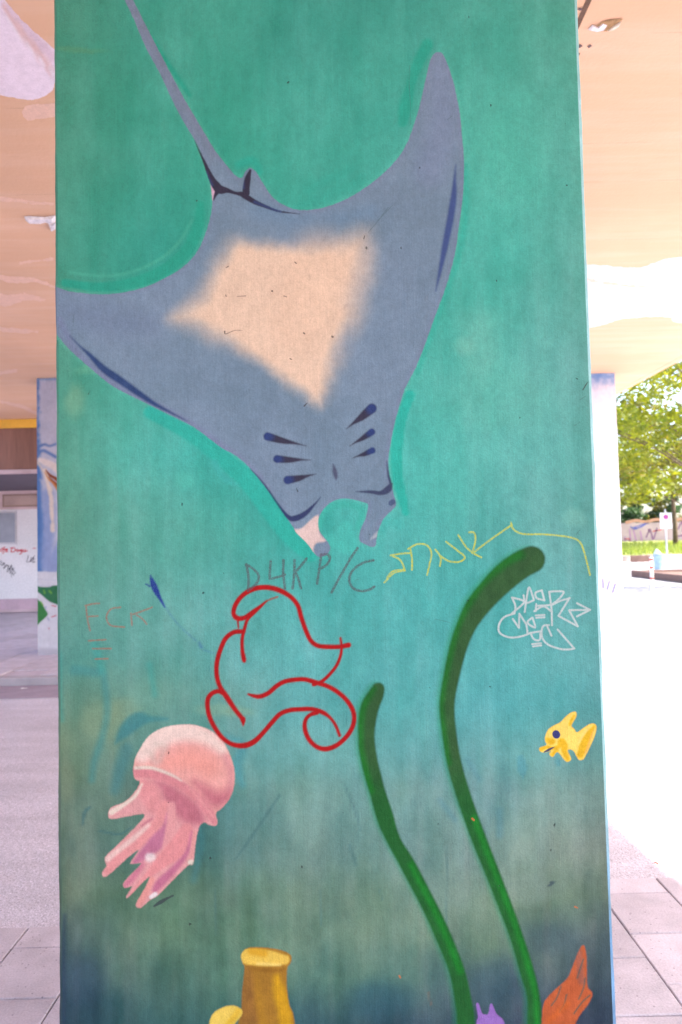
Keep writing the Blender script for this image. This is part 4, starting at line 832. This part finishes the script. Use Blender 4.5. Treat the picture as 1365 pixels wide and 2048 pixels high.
# grass bank
def bank():
    n, m = 60, 16; X, Y = np.meshgrid(np.linspace(4, 60, n), np.linspace(35.41, 44, m)); Zv = .5 + (Y - 35.4) * .075 + .1 * vnoise(X / 2, Y / 2)
    I = np.arange(n * m).reshape(m, n); Q = np.stack([I[:-1, :-1], I[:-1, 1:], I[1:, 1:], I[1:, :-1]], -1).reshape(-1, 4)
    return from_arr('grass_bank', np.stack([X.ravel(), Y.ravel(), Zv.ravel()], 1), Q, None, [simple('lawn', (.24, .26, .09), .9, 2, .7, 1.2)], kind='structure')
bank()
N = 9000; gx_, gy_ = rng.uniform(11, 26, N), rng.uniform(35.45, 42, N); gz = .5 + (gy_ - 35.4) * .075 + .06
ang = rng.uniform(0, 6.28, N); hh = rng.uniform(.12, .32, N); wd = .02
V = np.zeros((N, 3, 3)); dx, dy = np.cos(ang) * wd, np.sin(ang) * wd
V[:, 0] = np.stack([gx_ - dx, gy_ - dy, gz], 1); V[:, 1] = np.stack([gx_ + dx, gy_ + dy, gz], 1); V[:, 2] = np.stack([gx_ + rng.normal(0, .05, N), gy_ + rng.normal(0, .05, N), gz + hh], 1)
def leafmat(name, c, tr, var=.25):
    q = NB(name); at = q.n('ShaderNodeAttribute', attribute_name='tint').outputs['Fac']
    cc = q.mul(c, q.ramp(at, [(0, (1 - var * 1.6, 1 - var, 1 - var)), (.5, (1, 1, 1)), (1, (1 + var * 1.6, 1 + var, 1 - var))]))
    q.col(cc).rough(.5); t = q.n('ShaderNodeBsdfTranslucent'); q.l(q.mul(cc, tr), t.inputs[0])
    mx = q.n('ShaderNodeMixShader'); mx.inputs[0].default_value = .45; q.l(q.b.outputs[0], mx.inputs[1]); q.l(t.outputs[0], mx.inputs[2]); q.l(mx.outputs[0], q.out.inputs[0])
    return q.m
grass_l = leafmat('grass_blades', (.24, .27, .08), (1.3, 1.5, .6))
from_arr('grass', V.reshape(-1, 3), np.arange(N * 3).reshape(-1, 3), None, [grass_l], {'tint': np.repeat(rng.random(N), 3)}, label='bright green grass growing on the raised bank', kind='stuff')
# graffitied wall behind the bank
gw = thing('garden_wall', (18, 44.5, 0), label='pale graffitied garden wall behind the grass', cat='wall')
child_box('wall', gw, 8, 34, 44.4, 44.7, .6, 2.35, simple('pale_wall', (.30, .24, .25), .85, 1.2, .8, 1.1))
gwp = Plane((0, 44.4, 0), (1, 0, 0), (0, 0, 1), (0, -1, 0)); gwp.ppu = gwp.ppv = 44.4 / F; gwp.k = .8; gwp.flip = False
def ongw(f, col):
    m = paint_mat('wall_graffiti_paint', soft=2, opacity=.85, edge=.4, under=False); local(sheet('wall_graffiti', gwp, .004, f, col, m, gw, .8, 3), gw)
Q8 = lambda *p: zz(1125, 1000, .1953, p)
ongw(stroke(Q8((720, 285), (780, 265), (860, 240), (800, 280), (740, 290)), Q8((700, 270), (740, 300), (830, 260)), Q8((820, 250), (880, 238)), r=.9), (70, 84, 160))
ongw(stroke(Q8((690, 300), (700, 420)), Q8((730, 310), (760, 430)), Q8((800, 320), (820, 440)), Q8((640, 380), (660, 470)), Q8((880, 300), (900, 330)), r=1.2), (150, 110, 150))
ongw(stroke(Q8((1140, 250), (1180, 300), (1230, 220), (1240, 330)), Q8((1150, 380), (1240, 360)), Q8((860, 380), (900, 300), (930, 400), (970, 290)), r=1.6), (120, 90, 120))
ongw(stroke(Q8((660, 230), (760, 210), (860, 225), (960, 200), (1100, 215), (1240, 190)), r=3), (170, 130, 110))
ongw(stroke(Q8((640, 400), (690, 400), (680, 450)), Q8((930, 320), (1010, 305)), r=1.2), (190, 90, 100))
# sign
sg = thing('road_sign', (0, 0, 0), label='white rectangular no stopping sign on a pale post', cat='sign')
sp = Plane((0, 30, 0), (1, 0, 0), (0, 0, 1), (0, -1, 0)); sp.ppu = sp.ppv = 30 / F; sp.k = .9; sp.flip = False
sx0, sz1 = sp.hit(1320, 1026); sx1, sz0 = sp.hit(1345, 1057); sxm = (sx0 + sx1) / 2
sg.location = (sxm, 30, 0)
wm = simple('sign_white', (.82, .82, .84), .4, 1, .97, 1.02, 30, 0)
child_box('plate', sg, sx0, sx1, 30, 30.01, sz0, sz1, wm, .004)
bm = tube(bmesh.new(), [(0, .045, 0), (0, .045, sz1 + .16)], [.035, .035], 10); bm_obj('post', bm, simple('galvanised', (.62, .62, .65), .4), sg)
def ring(f, col, name, off):
    m = paint_mat(name + '_paint', soft=.8, edge=.05, relief=.1, under=False); local(sheet(name, sp, off, f, col, m, sg, .5, 2), sg)
cx, cy = 1332, 1034
ring(stroke([(cx, cy), (cx + .1, cy)], r=3.6), (110, 120, 210), 'disc', .012)
ring(stroke([(cx + 4.2 * math.cos(t), cy + 4.2 * math.sin(t)) for t in np.linspace(0, 6.28, 14)], [(cx - 3, cy - 3), (cx + 3, cy + 3)], [(cx + 3, cy - 3), (cx - 3, cy + 3)], r=.7), (214, 60, 130), 'red_ring', .014)
# bollard
bp = Plane((0, 20, 0), (1, 0, 0), (0, 0, 1), (0, -1, 0)); bxp = bp.hit(1304, 1150)[0]
bo = thing('bollard', (bxp, 20, 0), label='slim white bollard with red bands standing in the square', cat='bollard')
redm = simple('red_band', (.62, .08, .03), .5); whm = simple('white_post', (.8, .8, .8), .5)
bm_obj('post', tube(bmesh.new(), [(0, 0, 0), (0, 0, .93), (0, 0, .97)], [.05, .05, .03], 14), whm, bo)
for z0 in (.33, .63, .86): bm_obj('red_band', tube(bmesh.new(), [(0, 0, z0), (0, 0, z0 + .05)], [.054, .054], 14), redm, bo)
# bin
binp = Plane((0, 28.2, 0), (1, 0, 0), (0, 0, 1), (0, -1, 0)); bx0 = binp.hit(1318, 1115)[0]
bi = thing('litter_bin', (bx0, 28.2, 0), label='pale blue litter bin with a bag beside the sign post', cat='bin')
bm_obj('body', tube(bmesh.new(), [(0, 0, 0), (0, 0, .78), (0, 0, .8)], [.17, .2, .21], 16), simple('bin_blue', (.35, .5, .62), .6, 6, .8, 1.3), bi)
bm_obj('bag', tube(bmesh.new(), [(-.05, 0, .8), (-.06, 0, .88), (-.08, 0, .98), (-.08, 0, 1.02)], [.16, .12, .05, .01], 9), simple('bag_white', (.7, .72, .78), .4, 10), bi)

# ------------------------------------------------------------------ trees and shrubs
bark = simple('bark', (.14, .10, .07), .95, 8, .7, 1.2, 50, .8, .02)
def foliage(parent, centers, nleaf, size, mat, seed, name='crown'):
    r = np.random.default_rng(seed); cs = np.array([c[:3] for c in centers]); rs = np.array([c[3] for c in centers])
    pick = r.choice(len(cs), nleaf, p=rs ** 2 / (rs ** 2).sum())
    d = r.normal(size=(nleaf, 3)); d /= np.linalg.norm(d, axis=1)[:, None]
    rad = rs[pick] * (r.random(nleaf) ** .45); p = cs[pick] + d * rad[:, None] * np.array([1, 1, .62])
    a = r.normal(size=(nleaf, 3)); a[:, 2] *= .5; a /= np.linalg.norm(a, axis=1)[:, None]
    b = np.cross(a, r.normal(size=(nleaf, 3))); b /= np.linalg.norm(b, axis=1)[:, None]
    s = size * r.uniform(.6, 1.3, nleaf)[:, None]
    V = np.stack([p - a * s, p + b * s * .45, p + a * s, p - b * s * .45], 1).reshape(-1, 3)
    tint = np.repeat(np.clip(r.normal(.5, .2, nleaf) + (r.random(len(cs))[pick] - .5) * .4, 0, 1), 4)
    return from_arr(name, V, np.arange(nleaf * 4).reshape(-1, 4), parent, [mat], {'tint': tint})
def tree(loc, height, crown_r, zlow, nclump, nleaf, size, mat, label, seed, group='trees on the square', spread=None):
    rr = random.Random(seed); t = thing('leafy_tree', loc, label=label, cat='tree', group=group)
    bm = bmesh.new(); top = height * .8
    spine = [(rr.uniform(-.15, .15) * k / 5, rr.uniform(-.15, .15) * k / 5, top * k / 5) for k in range(6)]
    tube(bm, spine, [.15 * (1 - .8 * k / 5) * height / 8 for k in range(6)], 9)
    cl = []
    for i in range(nclump):
        th = rr.uniform(0, 6.28); z = zlow + (height - zlow) * rr.random(); q = crown_r * math.sqrt(rr.random()) * (1 - .35 * abs((z - zlow) / (height - zlow) - .4))
        c = (q * math.cos(th), q * math.sin(th), z); cl.append(c + (rr.uniform(.5, .95) * crown_r * .22,))
        if i % 5 == 0:
            k = min(4, max(1, int(z / top * 4))); s0 = Vector(spine[k]); e = Vector(c); md = (s0 + e) / 2 + Vector((0, 0, .25))
            tube(bm, [s0, md, e], [.035, .022, .008], 5)
    bm_obj('trunk', bm, bark, t, smoothf=True); foliage(t, cl, nleaf, size, mat, seed)
    return t
yg = leafmat('sunlit_leaves', (.165, .20, .010), (1.7, 1.5, .4), .3); og = leafmat('olive_leaves', (.16, .16, .03), (1.5, 1.3, .6), .3); dg = leafmat('bluegreen_leaves', (.05, .10, .05), (1.2, 1.4, .9), .3)
def X(px, py, d): return (px - 682.5) / F * d
tree((X(1440, 900, 21), 21, 0), 9.0, 4.4, 2.8, 120, 12000, .10, yg, 'tall yellow green tree hanging over the bollard', 3)
tree((X(1190, 900, 33), 33.5, 0), 10.0, 4.8, 3.2, 70, 6000, .15, og, 'olive toned tree standing behind the low white wall', 5)
tree((X(1470, 900, 30), 31, 0), 10.5, 4.7, 3.2, 70, 7000, .14, yg, 'bright tree at the right edge of the square', 8)
tree((X(1349, 900, 40), 40, .8), 8.0, 3.4, 2.9, 45, 5000, .15, og, 'slender tree growing on the grass bank', 12)
for i, (px, d, h, mt, lb) in enumerate([(1250, 45.6, 3.8, dg, 'blue green hedge shrub rising left behind the garden wall'), (1290, 46, 4.0, og, 'olive shrub in the middle behind the garden wall'), (1335, 45.8, 3.9, dg, 'blue green shrub behind the sign'), (1385, 46, 4.1, og, 'olive shrub at the right end behind the garden wall')]):
    s = thing('shrub', (X(px, 0, d), d, 0), label=lb, cat='shrub', group='shrubs behind the garden wall')
    bm = bmesh.new()
    for k in range(6): tube(bm, [(0, 0, 0), (random.uniform(-.3, .3), random.uniform(-.2, .2), h * .5), (random.uniform(-.8, .8), random.uniform(-.4, .4), h * .85)], [.05, .035, .01], 5)
    bm_obj('stem', bm, bark, s)
    foliage(s, [(random.uniform(-1, 1), random.uniform(-.4, .4), h * random.uniform(.35, 1), .55) for _ in range(16)], 3500, .11, mt, 40 + i)

# ------------------------------------------------------------------ small litter
lp = Plane((0, 0, 0), (1, 0, 0), (0, 1, 0), (0, 0, 1))
def litter(px, py, s, mat, name, lab, cat, z=.002):
    u, v = lp.hit(px, py); bm = bmesh.new(); n = 8
    c = bm.verts.new((0, 0, .006)); rg = [bm.verts.new((s * (1.6 if i in (0, 4) else .8 if i % 2 else 1) * math.cos(i * math.pi / 4), s * .5 * math.sin(i * math.pi / 4), .0015 + .004 * (i % 3))) for i in range(n)]
    for i in range(n): bm.faces.new((c, rg[i], rg[(i + 1) % n]))
    o = bm_obj(name, bm, mat, label=lab, cat=cat); o.location = (u, v, z); o.rotation_euler = (0, 0, .2); return o
litter(1313, 1730, .016, simple('dry_leaf', (.42, .17, .12), .8), 'dry_leaf', 'small reddish dry leaf lying on the slabs right of the pillar', 'leaf', .004)
u, v = lp.hit(57, 1358)
litter(57, 1358, .05, simple('paper_white', (.8, .78, .78), .8), 'paper_scrap', 'white paper scrap lying at the foot of the far kerb', 'litter', -.085).location.y = 8.5
